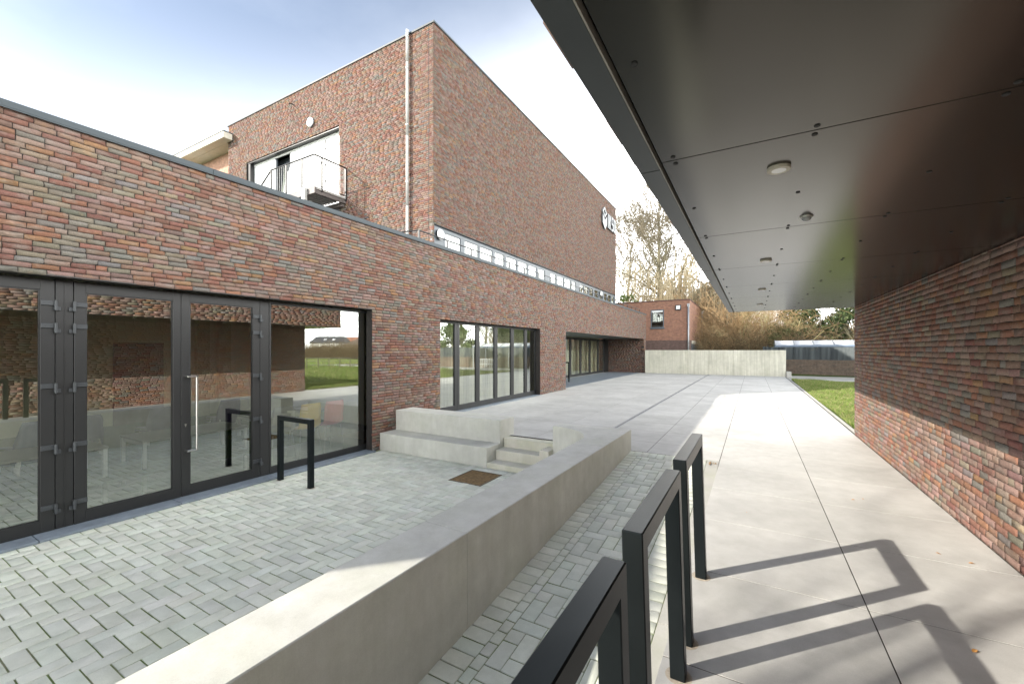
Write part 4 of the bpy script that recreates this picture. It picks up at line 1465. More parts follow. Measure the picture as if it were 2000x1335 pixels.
# soffit panels
ys = [CY0, -3.63, -2.255, -.88, .495, 1.87, 3.255, 4.645, 5.99, 7.36, 8.70, CY1 + .01]
for a, b_ in zip(ys[:-1], ys[1:]):
    mb = MB(); mb.box(-.337, XR - .006, a + .003, b_ - .003, CZ, CZ + .008, .001)
    pn = mb.build('soffit_panel', M['soffit'], can)
    for x in (-.287, .2, .688, 1.17):
        for y in (a + .035, (a + b_) / 2, b_ - .035):
            mb = MB(); mb.tube((x, y, CZ - .0035), (x, y, CZ + .001), .009, .011, 10); mb.build('screw', M['black'], pn)
for (a, b_) in ((CY0, -.76), (-.76, 1.94), (1.94, 4.66), (4.66, 7.36), (7.36, CY1 + .01)):
    mb = MB(); mb.box(XO + .004, -.357, a + .003, b_ - .003, CZ - .0, CZ + .012, .002)
    mb.build('edge_trim', M['fascia'], can)
mb = MB(); mb.box(-.357, -.352, CY0, CY1, CZ - .001, CZ + .03); mb.build('trim_lip', simple('trim_lip', (0.28, 0.27, 0.24), .5), can)
mb = MB(); mb.box(XO + .01, XR + .02, CY0, CY1 + .004, CZ + .045, CZ + .06); mb.build('soffit_void', M['black'], can)
mb = MB(); mb.box(XO + .01, XR, CY1 + .012, CY1 + .02, CZ, CZ + .05); mb.build('end_trim', M['frame'], can)

def disc_lamp(x, y, label, r=.045):
    o = empty('ceiling_light', (x, y, CZ), label, 'ceiling light', 'round lights under the canopy')
    mb = MB(); n = 28
    mb.tube((x, y, CZ - .013), (x, y, CZ), r, r, n); mb.build('lamp_rim', M['offwhite'], o)
    mb = MB(); mb.tube((x, y, CZ - .0145), (x, y, CZ - .010), r * .62, r * .62, n); mb.build('diffuser', M['white'], o)
disc_lamp(.100, 2.175, 'round flat ceiling light under the canopy, nearest the camera')
disc_lamp(.103, 4.354, 'round flat ceiling light under the canopy, just beyond the motion sensor')
disc_lamp(.109, 6.435, 'round flat ceiling light under the canopy, third along the row')
disc_lamp(.112, 8.56, 'round flat ceiling light under the canopy, closest to its far end')
ms = empty('motion_sensor', (.28, 3.05, CZ), 'small domed motion sensor under the canopy between two round lights', 'motion sensor')
mb = MB(); mb.tube((.28, 3.053, CZ - .008), (.28, 3.053, CZ), .034, .036, 24); mb.build('base_ring', M['galv'], ms)
mb = MB()
for i in range(5):
    a, b_ = R(i * 18), R((i + 1) * 18)
    mb.tube((.28, 3.053, CZ - .008 - .022 * math.sin(a)), (.28, 3.053, CZ - .008 - .022 * math.sin(b_)), .026 * math.cos(a), .026 * math.cos(b_) + .0005, 20, False)
mb.build('lens', M['zinc'], ms, True)

# ================================================================== BACK OF THE FORECOURT
bw = empty('concrete_wall', (-2.3, 29.6, 0), 'long pale board-marked concrete wall closing the far end of the forecourt', 'wall')
xx = [-6.45, -3.75, -1.05, 1.717]
for a, b_ in zip(xx[:-1], xx[1:]):
    mb = MB(); mb.box(a + .003, b_ - .003, 29.55, 29.83, -.3, 1.565, .008); mb.build('wall_segment', M['boardconc'], bw)
mb = MB(); mb.box(1.725, 1.98, 29.45, 30.1, -.2, .30, .01); o = mb.build('kerb_block', M['kerb']); tag(o, 'small concrete block at the right foot of the long concrete wall', 'concrete block')

an = empty('annex_building', (-6.5, 36, 0), 'small two-storey orange-brown brick annex with one window above the concrete wall', 'building')
AY = 34.0
mb = MB(); mb.box(-12, -4.126, AY, 42.3, 2.32, 5.36); mb.build('wall', M['annexbrick'], an)
mb = MB(); mb.box(-12, -4.13, AY + .004, 42.29, -.2, 2.318); mb.build('plinth_wall', M['annexdark'], an)
mb = MB(); mb.box(-12.05, -4.09, AY - .04, 42.34, 5.362, 5.44, .005); mb.build('roof_trim', simple('dark_red_trim', (0.10, 0.05, 0.045), 0.6), an)
mb = MB()
mb.box(-6.97, -6.90, AY - .02, AY + .05, 3.30, 4.73); mb.box(-6.05, -5.975, AY - .02, AY + .05, 3.30, 4.73); mb.box(-6.90, -6.05, AY - .018, AY + .05, 4.66, 4.73); mb.box(-6.90, -6.05, AY - .018, AY + .05, 3.30, 3.37)
wf = mb.build('window', M['frame_grey'], an)
mb = MB(); mb.quad((-6.90, AY - .004, 3.37), (-6.05, AY - .004, 3.37), (-6.05, AY - .004, 4.66), (-6.90, AY - .004, 4.66)); mb.build('pane', M['glass_hi'], wf)
mb = MB(); mb.box(-6.89, -6.06, AY - .012, AY - .006, 4.53, 4.655); mb.build('roller_blind', M['white'], wf)
mb = MB(); mb.box(-7.03, -5.91, AY - .08, AY + .02, 3.22, 3.30, .005); mb.build('sill', M['frame_grey'], wf)
mb = MB(); mb.box(-4.14, -4.10, AY + 1.0, 41.5, 1.2, 2.05); sw = mb.build('window', M['frame_grey'], an)
mb = MB(); mb.box(-4.10, -4.095, AY + 1.1, 41.4, 2.06, 2.31); mb.build('lintel', M['offwhite'], an)
for (x, y, lab) in ((-4.20, AY - .08, 'grey downpipe on the front corner of the brick annex'), (-4.05, 42.1, 'thin pale downpipe at the back corner of the brick annex')):
    o = empty('downpipe', (x, y, 0), lab, 'downpipe')
    mb = MB(); mb.tube((x, y, 0), (x, y, 4.9), .06, .06, 10); mb.build('pipe', M['zinc'], o, True)
    mb = MB(); mb.box(x - .09, x + .09, y - .06, y + .06, 4.85, 5.08, .01); mb.build('rainwater_head', M['zinc'], o)
fl = empty('flood_light', (-4.9, AY - .1, 4.8), 'square floodlight mounted high on the annex wall', 'floodlight')
mb = MB(); mb.box(-5.14, -4.72, AY - .09, AY - .001, 4.62, 5.02, .01); mb.build('housing', M['frame'], fl)
mb = MB(); mb.box(-5.07, -4.79, AY - .10, AY - .088, 4.69, 4.96); mb.build('lens', M['white'], fl)

# garden wall and screened fence
gw0, gw1 = Vector((0.6, 35.37)), Vector((14.0, 29.65))
d = (gw1 - gw0).normalized(); nrm = Vector((-d.y, d.x))
gw = empty('garden_wall', (2, 34.8, 0), 'low brown brick garden wall below the dark screen cloth', 'wall')
P = [gw0, gw1, gw1 + nrm * .25, gw0 + nrm * .25]
mb = MB(); mb.prism([tuple(p) for p in P], -.3, .92); mb.build('brickwork', M['gardenbrick'], gw)
sf = empty('screen_fence', (2, 34.8, .95), 'dark grey screen cloth stretched along a wire fence above the low brown wall', 'fence')
clm, nt, b = new_mat('screen_cloth')
p = pos(nt)
f = noise(nt, p, 1.6, 5, 0.6, (2.5, 2.5, 0.25))
nt.links.new(ramp(nt, f, [(0.3, (0.045, 0.055, 0.06)), (0.7, (0.105, 0.12, 0.12))]), b.inputs['Base Color'])
b.inputs['Roughness'].default_value = 0.7
bump(nt, b, f, 0.8, 0.06)
mb = MB(); N = 130; L = (gw1 - gw0).length
for i in range(N):
    def pt(i):
        s = i / N * L
        q = gw0 + d * s + nrm * (.12 + .035 * math.sin(i * 0.9) + .02 * math.sin(i * 2.3))
        return q
    a, b_ = pt(i), pt(i + 1)
    ta = 1.80 + .03 * math.cos(i * .55); tb = 1.80 + .03 * math.cos((i + 1) * .55)
    mb.quad((a.x, a.y, .92), (b_.x, b_.y, .92), (b_.x, b_.y, tb), (a.x, a.y, ta))
mb.build('screen_cloth', clm, sf)
for i in range(7):
    q = gw0 + d * (i * 2.4 + .3) + nrm * .2
    mb = MB(); mb.tube((q.x, q.y, .9), (q.x, q.y, 1.95), .03, .03, 8); mb.build('fence_post', M['frame'], sf)

# cycle shelter
sh = empty('bike_shelter', (4.5, 30.5, 0), 'cycle shelter with a white curved translucent roof and blue-grey gutter by the lawn', 'shelter')
sx0, sx1 = 1.20, 7.9
nb = 7
roofm = simple('opal_roof_sheet', (0.80, 0.81, 0.80), 0.45, 0, .03, 3)
blue = simple('blue_gutter', (0.12, 0.16, 0.22), 0.4, 0, .03, 3)
for i in range(nb):
    a = sx0 + (sx1 - sx0) * i / nb; b_ = sx0 + (sx1 - sx0) * (i + 1) / nb
    mb = MB(); k = 7
    for q in range(k):
        t0, t1 = q / k, (q + 1) / k
        f = lambda t: (30.0 + 2.0 * t, 1.86 + .42 * math.sin(math.pi * (.12 + .76 * t)) - .12)
        y0_, z0_ = f(t0); y1_, z1_ = f(t1)
        mb.quad((a + .02, y0_, z0_), (b_ - .02, y0_, z0_), (b_ - .02, y1_, z1_), (a + .02, y1_, z1_))
    rf = mb.build('roof_sheet', roofm, sh, True)
    so = rf.modifiers.new('t', 'SOLIDIFY'); so.thickness = .012
for i in range(nb + 1):
    a = sx0 + (sx1 - sx0) * i / nb
    mb = MB()
    for q in range(7):
        t0, t1 = q / 7, (q + 1) / 7
        f = lambda t: (30.0 + 2.0 * t, 1.87 + .42 * math.sin(math.pi * (.12 + .76 * t)) - .12)
        y0_, z0_ = f(t0); y1_, z1_ = f(t1)
        mb.tube((a, y0_, z0_), (a, y1_, z1_), .022, .022, 6)
    mb.build('roof_rib', M['zinc'], sh)
mb = MB(); mb.box(sx0, sx1, 29.95, 30.02, 1.76, 1.89, .01); mb.build('gutter', blue, sh)
mb = MB(); mb.box(sx0, sx1, 31.98, 32.05, 1.76, 1.89, .01); mb.build('gutter', blue, sh)
for x in (5.35, 7.8):
    for y in (30.03, 31.97):
        mb = MB(); mb.box(x - .04, x + .04, y - .03, y + .03, 0, 1.80); mb.build('post', M['zinc'], sh)
mb = MB()
for i in range(13):
    x = 5.5 + i * .18
    mb.tube((x, 30.2, 0.02), (x, 30.2, .75), .018, .018, 6); 
mb.tube((5.4, 30.2, .76), (7.7, 30.2, .76), .025, .025, 6); mb.tube((5.4, 30.2, .35), (7.7, 30.2, .35), .02, .02, 6)
o = mb.build('bike_rack', M['white']); tag(o, 'white barred bicycle rack under the shelter roof', 'bike rack')

# path beyond the lawn
sheet('path', [(1.76, 30.0, 26.6, 29.4), (1.98, 12, 29.4, 31.0)], -0.012, concrete('path_concrete', (0.42, 0.41, 0.38), 0.2))

# ================================================================== LAWN
mb = MB()
N = 46
def gz_(x, y): return -.03 + .03 * math.sin(x * .9 + y * .5) + .02 * math.sin(x * 2.3 - y * 1.1)
V = []; F = []
xs_ = np.concatenate([np.linspace(1.76, 6, 30), np.linspace(6.3, 40, 40)]); ys_ = np.linspace(10.06, 26.6, 60)
for x in xs_:
    for y in ys_:
        V.append((x, y, (gz_(x, y) if x > 1.8 else -.01)))
n2 = len(ys_)
for i in range(len(xs_) - 1):
    for j_ in range(n2 - 1):
        a = i * n2 + j_
        F.append((a, a + n2, a + n2 + 1, a + 1))
me = mesh_np('lawn', V, F, M['soil'], smooth=True)
o = link('lawn', me); o['kind'] = 'structure'
def grass_mat():
    m, nt, b = new_mat('grass_blade')
    a = nt.nodes.new('ShaderNodeAttribute'); a.attribute_name = 'bc'
    nt.links.new(a.outputs['Color'], b.inputs['Base Color'])
    b.inputs['Roughness'].default_value = 0.55
    b.inputs['Specular IOR Level'].default_value = 0.25
    b.inputs['Subsurface Weight'].default_value = 0.0
    tr = nt.nodes.new('ShaderNodeBsdfTranslucent')
    nt.links.new(a.outputs['Color'], tr.inputs['Color'])
    ms_ = nt.nodes.new('ShaderNodeMixShader'); ms_.inputs[0].default_value = 0.35
    nt.links.new(b.outputs[0], ms_.inputs[1]); nt.links.new(tr.outputs[0], ms_.inputs[2])
    nt.links.new(ms_.outputs[0], nt.nodes['Material Output'].inputs['Surface'])
    return m
M['blade'] = grass_mat()
def blades(name, n, x0, x1, y0, y1, h0, h1, w, zf, cols, bias=1.0):
    X = x0 + (x1 - x0) * rng.random(n) ** bias; Y = rng.uniform(y0, y1, n)
    Z = zf(X, Y)
    H = rng.uniform(h0, h1, n) * (0.7 + .6 * np.abs(np.sin(X * 1.7 + Y * 1.3)))
    A = rng.uniform(0, 2 * np.pi, n); Bn = rng.uniform(0.1, 0.7, n); D2 = rng.uniform(0, 2 * np.pi, n)
    dx, dy = np.cos(A) * w, np.sin(A) * w
    bx, by = np.cos(D2) * Bn * H, np.sin(D2) * Bn * H
    P = np.stack([np.stack([X - dx, Y - dy, Z], 1), np.stack([X + dx, Y + dy, Z], 1),
                  np.stack([X + bx * .4 + dx * .6, Y + by * .4 + dy * .6, Z + H * .6], 1), np.stack([X + bx, Y + by, Z + H], 1)], 1)
    cc = np.array(cols)[rng.choice(len(cols), n)] * rng.uniform(.75, 1.25, (n, 1))
    me = mesh_np(name, P.reshape(-1, 3), np.arange(4 * n).reshape(n, 4), M['blade'], np.repeat(cc[:, None], 4, 1).reshape(-1, 3))
    o = link(name, me); o['kind'] = 'stuff'
    return o
gcol = [(0.17, 0.26, 0.055), (0.20, 0.30, 0.065), (0.24, 0.31, 0.075), (0.13, 0.20, 0.04), (0.34, 0.32, 0.14), (0.38, 0.34, 0.18)]
zf_ = lambda X, Y: -.03 + .03 * np.sin(X * .9 + Y * .5) + .02 * np.sin(X * 2.3 - Y * 1.1)
o = blades('grass', 90000, 1.80, 5.5, 10.1, 26.5, .04, .11, .0035, zf_, gcol, 1.3); tag(o, 'bright rough grass on the lawn beside the walkway', 'grass')
o = blades('grass', 50000, 5.5, 26, 10.1, 26.5, .08, .2, .010, zf_, gcol, 1.0); tag(o, 'taller rough grass farther out on the lawn', 'grass')

# ================================================================== TREES
def twig_mat(name, c1, c2, rough=0.85):
    m, nt, b = new_mat(name)
    f = noise(nt, pos(nt), 1.8, 4, 0.7)
    nt.links.new(ramp(nt, f, [(0.3, c1), (0.7, c2)]), b.inputs['Base Color'])
    b.inputs['Roughness'].default_value = rough
    b.inputs['Specular IOR Level'].default_value = 0.2
    return m
M['bark'] = twig_mat('grey_bark', (0.12, 0.11, 0.075), (0.20, 0.185, 0.12))
M['twig'] = twig_mat('fine_twigs', (0.13, 0.11, 0.08), (0.22, 0.19, 0.13))
M['willow'] = twig_mat('willow_strands', (0.26, 0.22, 0.14), (0.38, 0.33, 0.22))
M['orange'] = twig_mat('orange_twigs', (0.34, 0.22, 0.11), (0.54, 0.38, 0.21))
M['brownb'] = twig_mat('brown_brush', (0.14, 0.10, 0.06), (0.27, 0.21, 0.12))

def tubes_mesh(name, segs, mat, parent, sides=4):
    """segs: array (n,8) ax ay az bx by bz r0 r1"""
    s = np.array(segs)
    a = s[:, 0:3]; b = s[:, 3:6]; r0 = s[:, 6]; r1 = s[:, 7]
    t = b - a
    t /= np.maximum(np.linalg.norm(t, axis=1, keepdims=True), 1e-6)
    up = np.where(np.abs(t[:, 2:3]) > .9, np.array([[1., 0, 0]]), np.array([[0, 0, 1.]]))
    u = np.cross(t, up); u /= np.linalg.norm(u, axis=1, keepdims=True)
    w = np.cross(t, u)
    V = []
    for p, r in ((a, r0), (b, r1)):
        for i in range(sides):
            an = 2 * math.pi * i / sides
            V.append(p + (u * math.cos(an) + w * math.sin(an)) * r[:, None])
    V = np.stack(V, 1)
    F = np.array([(i, (i + 1) % sides, sides + (i + 1) % sides, sides + i) for i in range(sides)])
    n = len(s)
    ff = (F[None] + (np.arange(n) * 2 * sides)[:, None, None]).reshape(-1, 4)
    me = mesh_np(name, V.reshape(-1, 3), ff, mat, smooth=True)
    return link(name, me, parent)

def grow(rnd, p, dirv, L, r, depth, segs, trunk, spread=0.55, up=0.15, kids=(2, 4), cut=1, shrink=.72, wob=.16):
    n = 3
    pts = [p]
    d = dirv.copy()
    for i in range(n):
        d = (d + Vector((rnd.gauss(0, wob), rnd.gauss(0, wob), rnd.gauss(0, wob * .6) + up * .25))).normalized()
        q = pts[-1] + d * (L / n)
        ra = r * (1 - .35 * i / n); rb = r * (1 - .35 * (i + 1) / n)
        (trunk if depth >= cut else segs).append((*pts[-1], *q, ra, rb))
        pts.append(q)
        if depth > 0 and i >= (0 if depth < 4 else 1):
            for _ in range(rnd.randint(*kids) - (1 if i < n - 1 else 0)):
                ax = d.orthogonal().normalized(); ax.rotate(Matrix.Rotation(rnd.uniform(0, 6.28), 3, d))
                nd = (d * math.cos(spread) + ax * math.sin(spread * rnd.uniform(.7, 1.4))).normalized()
                grow(rnd, q, nd, L * rnd.uniform(shrink - .12, shrink + .1), rb * rnd.uniform(.45, .65), depth - 1, segs, trunk, spread, up, kids, cut, shrink, wob)

def bare_tree(name, base, H, label, seed, limbs=22, depth=3, first=.3, reach=.27, r=None, rmin=0, kids=(2, 2), elev=(.55, 1.0), fork=False):
    """leader with ascending limbs that branch into fine twigs"""
    rnd = random.Random(seed)
    t = empty(name, base, label, 'tree')
    segs, trunk = [], []
    r = r or H * .015
    leaders = [(Vector(base) - Vector((0, 0, .3)), Vector((0, 0, 1)), 0.0, r)]
    n = 14
    pts = []
    p, d = leaders[0][0], leaders[0][1]
    for i in range(n):
        d = (d + Vector((rnd.gauss(0, .05), rnd.gauss(0, .05), .25))).normalized()
        q = p + d * (H * .9 / n)
        trunk.append((*p, *q, r * (1 - i / n) ** .8 + .02, r * (1 - (i + 1) / n) ** .8 + .02))
        pts.append((p.copy(), q.copy(), i / n)); p = q
    for k in range(limbs):
        f = first + (0.97 - first) * (k / limbs) ** 1.05
        i = min(n - 1, int(f * n)); a, b, _ = pts[i]
        o = a + (b - a) * (f * n - i)
        az = k * 2.399 + rnd.uniform(-.4, .4); el = rnd.uniform(*elev)
        dv = Vector((math.cos(az) * math.cos(el), math.sin(az) * math.cos(el), math.sin(el)))
        L = H * reach * (1 - .62 * (f - first) / (1 - first)) * rnd.uniform(.8, 1.2)
        rr_ = max(.03, r * .42 * (1 - f) + .015)
        grow(rnd, o, dv, L, rr_, depth, segs, trunk, .6, .22, kids, 3, .62, .14)
    tubes_mesh('trunk', trunk, M['bark'], t, 7)
    if rmin: segs = [q[:6] + (max(q[6], rmin), max(q[7], rmin * .7)) for q in segs]
    if segs: tubes_mesh('crown', segs, M['twig'], t, 3)
    return t, len(segs)

t_, n_ = bare_tree('bare_tree', (-8.9, 48, 0), 20.3, 'tall bare winter tree rising behind the willow beside the tall brick block', 5, limbs=34, depth=4, r=.34, rmin=.02, reach=.235)
print('big tree segs', n_)
t_, n_ = bare_tree('bare_tree', (-14.0, 55, 0), 19, 'slightly shorter bare tree right at the edge of the tall brick block', 11, limbs=24, depth=4, r=.26, rmin=.022)
print(n_)

def willow(base, H, W_, label, seed, n=900, mat='willow'):
    rnd = random.Random(seed)
    t = empty('weeping_willow', base, label, 'tree')
    b = Vector(base); trunk = []; st_ = []
    trunk.append((*(b - Vector((0, 0, .3))), *(b + Vector((.2, 0, H * .42))), .38, .3))
    limbs = []
    for i in range(17):
        a = i * 2.4; el = rnd.uniform(.5, 1.35)
        p = b + Vector((.2, 0, H * rnd.uniform(.3, .42)))
        dr_ = Vector((math.cos(a) * math.cos(el), math.sin(a) * math.cos(el), math.sin(el)))
        L = rnd.uniform(.45, .62) * H
        for k in range(6):
            q = p + dr_ * (L / 6)
            trunk.append((*p, *q, .14 * (1 - k / 7), .14 * (1 - (k + 1) / 7)))
            dr_ = (dr_ + Vector((math.cos(a) * .12, math.sin(a) * .12, -.10)) + Vector((rnd.gauss(0, .08), rnd.gauss(0, .08), 0))).normalized()
            dr_.x *= 1.0
            limbs.append(q.copy()); p = q
    for i in range(n):
        p = rnd.choice(limbs) + Vector((rnd.gauss(0, .45), rnd.gauss(0, .45), rnd.gauss(0, .25)))
        a = rnd.uniform(0, 6.28)
        out = Vector((math.cos(a), math.sin(a), .5)) * .12 * W_ / 4
        L = rnd.uniform(1.2, min(5.5, max(1.5, p.z * .75)))
        m_ = 7
        v = out.copy()
        for k in range(m_):
            q = p + Vector((v.x, v.y, 0)) + Vector((rnd.gauss(0, .03), rnd.gauss(0, .03), -L / m_ * (0.25 + min(1, k * .35))))
            r0 = .026 * (1 - k / (m_ + 2)); r1 = .026 * (1 - (k + 1) / (m_ + 2))
            st_.append((*p, *q, r0, r1)); p = q; v *= .7
    tubes_mesh('trunk', trunk, M['bark'], t, 7)
    tubes_mesh('crown', st_, M[mat], t, 3)
willow((-6.4, 44, 0), 14.0, 4, 'large weeping willow with long pale bare strands behind the annex roof', 3, 2300)
willow((-2.6, 47, 0), 12.5, 4, 'smaller darker weeping willow just right of the large pale one', 8, 1500, 'twig')

def brush(name, base, H, spreadr, n, label, mat, seed, cat='shrub', droop=.5, r=.014, arch=True):
    rnd = random.Random(seed)
    t = empty(name, base, label, cat)
    b = Vector(base); st_ = []; tr = []
    for i in range(n):
        a = rnd.uniform(0, 6.28); rr_ = rnd.random() ** .6 * spreadr * .45
        p = b + Vector((math.cos(a) * rr_, math.sin(a) * rr_, 0))
        tilt = rnd.uniform(.02, .55)
        d_ = Vector((math.cos(a) * math.sin(tilt), math.sin(a) * math.sin(tilt), math.cos(tilt)))
        L = H * rnd.uniform(.5, 1.08); m_ = 8
        rad = r * rnd.uniform(.6, 2.2)
        for k in range(m_):
            q = p + d_ * (L / m_)
            st_.append((*p, *q, rad * (1 - k / (m_ + 1)), rad * (1 - (k + 1) / (m_ + 1))))
            if k > 1:
                for _ in range(2):
                    e = Vector((rnd.gauss(0, 1), rnd.gauss(0, 1), rnd.gauss(.1, .8))).normalized()
                    dd = (d_ * .7 + e * .7).normalized()
                    l2 = L * rnd.uniform(.08, .22)
                    q2 = q + dd * l2
                    q3 = q2 + (dd + Vector((0, 0, -droop * .8))).normalized() * l2 * .8
                    st_.append((*q, *q2, rad * .42, rad * .3)); st_.append((*q2, *q3, rad * .3, rad * .12))
            d_ = (d_ + Vector((math.cos(a), math.sin(a), 0)) * .07 + Vector((rnd.gauss(0, .10), rnd.gauss(0, .10), -droop * .11))).normalized()
            p = q
    tubes_mesh('crown', st_, M[mat], t, 3)
    tr.append((*(b + Vector((0, 0, -.2))), *(b + Vector((0.05, 0, H * .3))), .12, .07))
    tubes_mesh('trunk', tr, M['bark'], t, 6)
brush('hazel_bush', (-2.4, 42, 0), 7.6, 5, 300, 'tall orange-brown bush hanging over the annex corner', 'orange', 1, droop=.9)
brush('hazel_bush', (-0.3, 40, 0), 5.6, 4, 230, 'shorter orange-brown bush just left of the bare yellowish stems', 'orange', 2, droop=.8)
brush('hazel_bush', (-3.6, 45, 0), 9.0, 5, 230, 'highest orange-brown bush against the willow', 'orange', 4, droop=.9)
brush('brown_bush', (-2.0, 38.5, 0), 3.4, 4, 200, 'low dark brown undergrowth bush directly behind the concrete wall', 'brownb', 5, droop=.2)
brush('brown_bush', (0.9, 38.5, 0), 3.2, 4, 200, 'low dark brown bush behind the right end of the concrete wall', 'brownb', 6, droop=.2)
brush('brown_bush', (3.6, 38.0, 0), 3.0, 4, 160, 'low brown bush behind the screened fence', 'brownb', 7, droop=.2)
def stemtree(base, H, label, seed, mat='bark'):
    rnd = random.Random(seed)
    t = empty('bare_tree', base, label, 'tree')
    segs, trunk = [], []
    b = Vector(base)
    for i in range(3):
        a = rnd.uniform(-.5, .5)
        grow(rnd, b + Vector((i * .25, 0, 0)), Vector((a, 0, 1)).normalized(), H * .42, .09, 4, segs, trunk, .6, .0, (1, 3), 3, .68, .22)
    tubes_mesh('trunk', trunk, M['paleb'], t, 6)
    tubes_mesh('crown', segs, M['paleb'], t, 3)
M['paleb'] = twig_mat('yellowish_bark', (0.36, 0.33, 0.16), (0.50, 0.46, 0.25))
stemtree((0.9, 38.8, 0), 6.2, 'bare yellowish multi-stemmed tree seen under the far canopy edge', 21)
stemtree((2.2, 40.0, 0), 6.2, 'bare yellowish tree leaning between the thin stems and the evergreen', 23)

def leafy(name, base, H, rad, n, label, cols, seed, cat='tree', size=.11, zlow=.1, lobes=26, trunk=True):
    rs = np.random.default_rng(seed)
    t = empty(name, base, label, cat)
    b = np.array(base)
    # clumps through the volume
    lc = []
    for i in range(lobes):
        a = rs.uniform(0, 2 * np.pi); zz = rs.uniform(zlow, .93)
        rmax = rad * (1 - (zz - .35) ** 2 * 1.7)
        rr_ = rmax * rs.uniform(.25, .95)
        lc.append((b[0] + math.cos(a) * rr_, b[1] + math.sin(a) * rr_, b[2] + zz * H, rad * rs.uniform(.22, .42)))
    lc = np.array(lc)
    k = rs.integers(0, lobes, n)
    v = rs.normal(0, 1, (n, 3)); v /= np.linalg.norm(v, axis=1, keepdims=True)
    rr_ = rs.uniform(.55, 1.05, (n, 1)) * lc[k, 3:4]
    ctr = lc[k, :3] + v * rr_ * np.array([[1, 1, .8]])
    nrm_ = v + rs.normal(0, .55, (n, 3)); nrm_ /= np.linalg.norm(nrm_, axis=1, keepdims=True)
    u = np.cross(nrm_, rs.normal(0, 1, (n, 3))); u /= np.linalg.norm(u, axis=1, keepdims=True)
    w = np.cross(nrm_, u)
    s = size * rs.uniform(.6, 1.4, (n, 1))
    P = np.stack([ctr - u * s, ctr + w * s * .45, ctr + u * s, ctr - w * s * .45], 1)
    lobec = rs.uniform(.7, 1.3, lobes)[k][:, None]
    cc = np.array(cols)[rs.choice(len(cols), n)] * rs.uniform(.7, 1.3, (n, 1)) * lobec
    me = mesh_np('crown', P.reshape(-1, 3), np.arange(4 * n).reshape(n, 4), M['blade'], np.repeat(cc[:, None], 4, 1).reshape(-1, 3))
    link('crown', me, t)
    if trunk:
        rnd = random.Random(seed); segs = []; tr = []
        grow(rnd, Vector(base) - Vector((0, 0, .2)), Vector((0, 0, 1)), H * .42, rad * .05, 3, segs, tr, .6, .2, (2, 3), 0, .66, .12)
        tubes_mesh('trunk', tr, M['bark'], t, 6)
EV = [(0.045, 0.075, 0.03), (0.06, 0.095, 0.035), (0.085, 0.12, 0.045), (0.13, 0.16, 0.07), (0.035, 0.055, 0.025)]
leafy('holly_tree', (3.9, 41.0, 0), 6.6, 2.6, 12000, 'dark green holly tree left of centre behind the shelter roof', EV, 31)
leafy('holly_tree', (7.0, 40.0, 0), 6.4, 2.3, 10000, 'dark green holly tree next to the brick wall edge, with sky beyond', EV, 32)
leafy('holly_tree', (10.6, 41.0, 0), 7.4, 2.8, 9000, 'dark green holly tree hidden behind the canopy building', EV, 33)
leafy('laurel_bush', (-9.6, 38, 0), 7.0, 1.3, 3500, 'small green conifer tip above the annex roof next to the tall block', [(0.09, 0.14, 0.04), (0.12, 0.17, 0.05)], 34, 'shrub', .09)
IV = [(0.16, 0.19, 0.07), (0.20, 0.22, 0.09), (0.12, 0.14, 0.05), (0.24, 0.22, 0.11)]
leafy('privet_bush', (1.9, 37.8, 0), 3.4, 1.6, 5000, 'yellow-green bush behind the left end of the shelter', IV, 35, 'shrub', .07)

# a far-off belt of bare woodland
def woods(name, pts, H, n, label, seed, mat):
    rs = np.random.default_rng(seed)
    segs = []
    k = rs.integers(0, len(pts) - 1, n); t = rs.random(n)
    P = np.array(pts)
    b = P[k] * (1 - t[:, None]) + P[k + 1] * t[:, None] + rs.normal(0, 2.0, (n, 2))
    h = H * (.55 + .45 * np.abs(np.sin(b[:, 0] * .31) * np.cos(b[:, 1] * .23 + 1))) * rs.uniform(.5, 1, n)
    z0 = h * rs.uniform(0, .75, n)
    A = np.stack([b[:, 0], b[:, 1], z0], 1)
    dv = rs.normal(0, .38, (n, 3)); dv[:, 2] = np.abs(dv[:, 2]) + .7
    Bp = A + dv * rs.uniform(.8, 2.6, (n, 1))
    s = np.concatenate([A, Bp, np.full((n, 1), .035), np.full((n, 1), .008)], 1)
    o = tubes_mesh(name, s, M[mat], None, 3)
    tag(o, label, 'woods', None, 'stuff')
woods('woods', [(-40, 62), (-15, 60), (10, 56), (20, 55)], 9, 24000, 'far brown belt of bare winter woodland behind the bushes', 41, 'brownb')

def mir(u, dd):
    r = (u - 1000) / FPX
    return (-13.4 - dd * (-.5 + .8660254 * r), dd * (.8660254 + .5 * r))
# hedge and trees across the lawn (seen in the window reflections)
hedge_c = [(0.07, 0.11, 0.035), (0.10, 0.15, 0.045), (0.14, 0.19, 0.06)]
for i, (x, y, h, r_, lab) in enumerate([(12.5, 33.5, 4.2, 2.4, 'broad green laurel bush past the right end of the shelter'), (16.5, 31.5, 4.6, 2.6, 'broad green laurel bush in the far corner of the lawn'),
                                        (20.0, 36.0, 4.4, 2.6, 'broad green laurel bush standing back in the corner behind the others')]):
    leafy('laurel_bush', (x, y, 0), h, r_, 7000, lab, hedge_c, 50 + i, 'shrub', .13, lobes=22)
for i, (x, y, h, lab) in enumerate([(14.5, 37, 12, 'bare tree behind the broad laurel bushes, tallest beyond the shelter'), (21, 34, 11, 'bare tree in the far corner beyond the lawn'), (10.5, 36, 10, 'bare tree directly behind the shelter')]):
    t_, n_ = bare_tree('bare_tree', (x, y, 0), h, lab, 60 + i, limbs=20, depth=3, rmin=.012)
leafy('holly_tree', (-1.6, 43.0, 0), 5.2, 2.2, 8000, 'dark holly growing low among the orange-brown bushes', EV, 58)
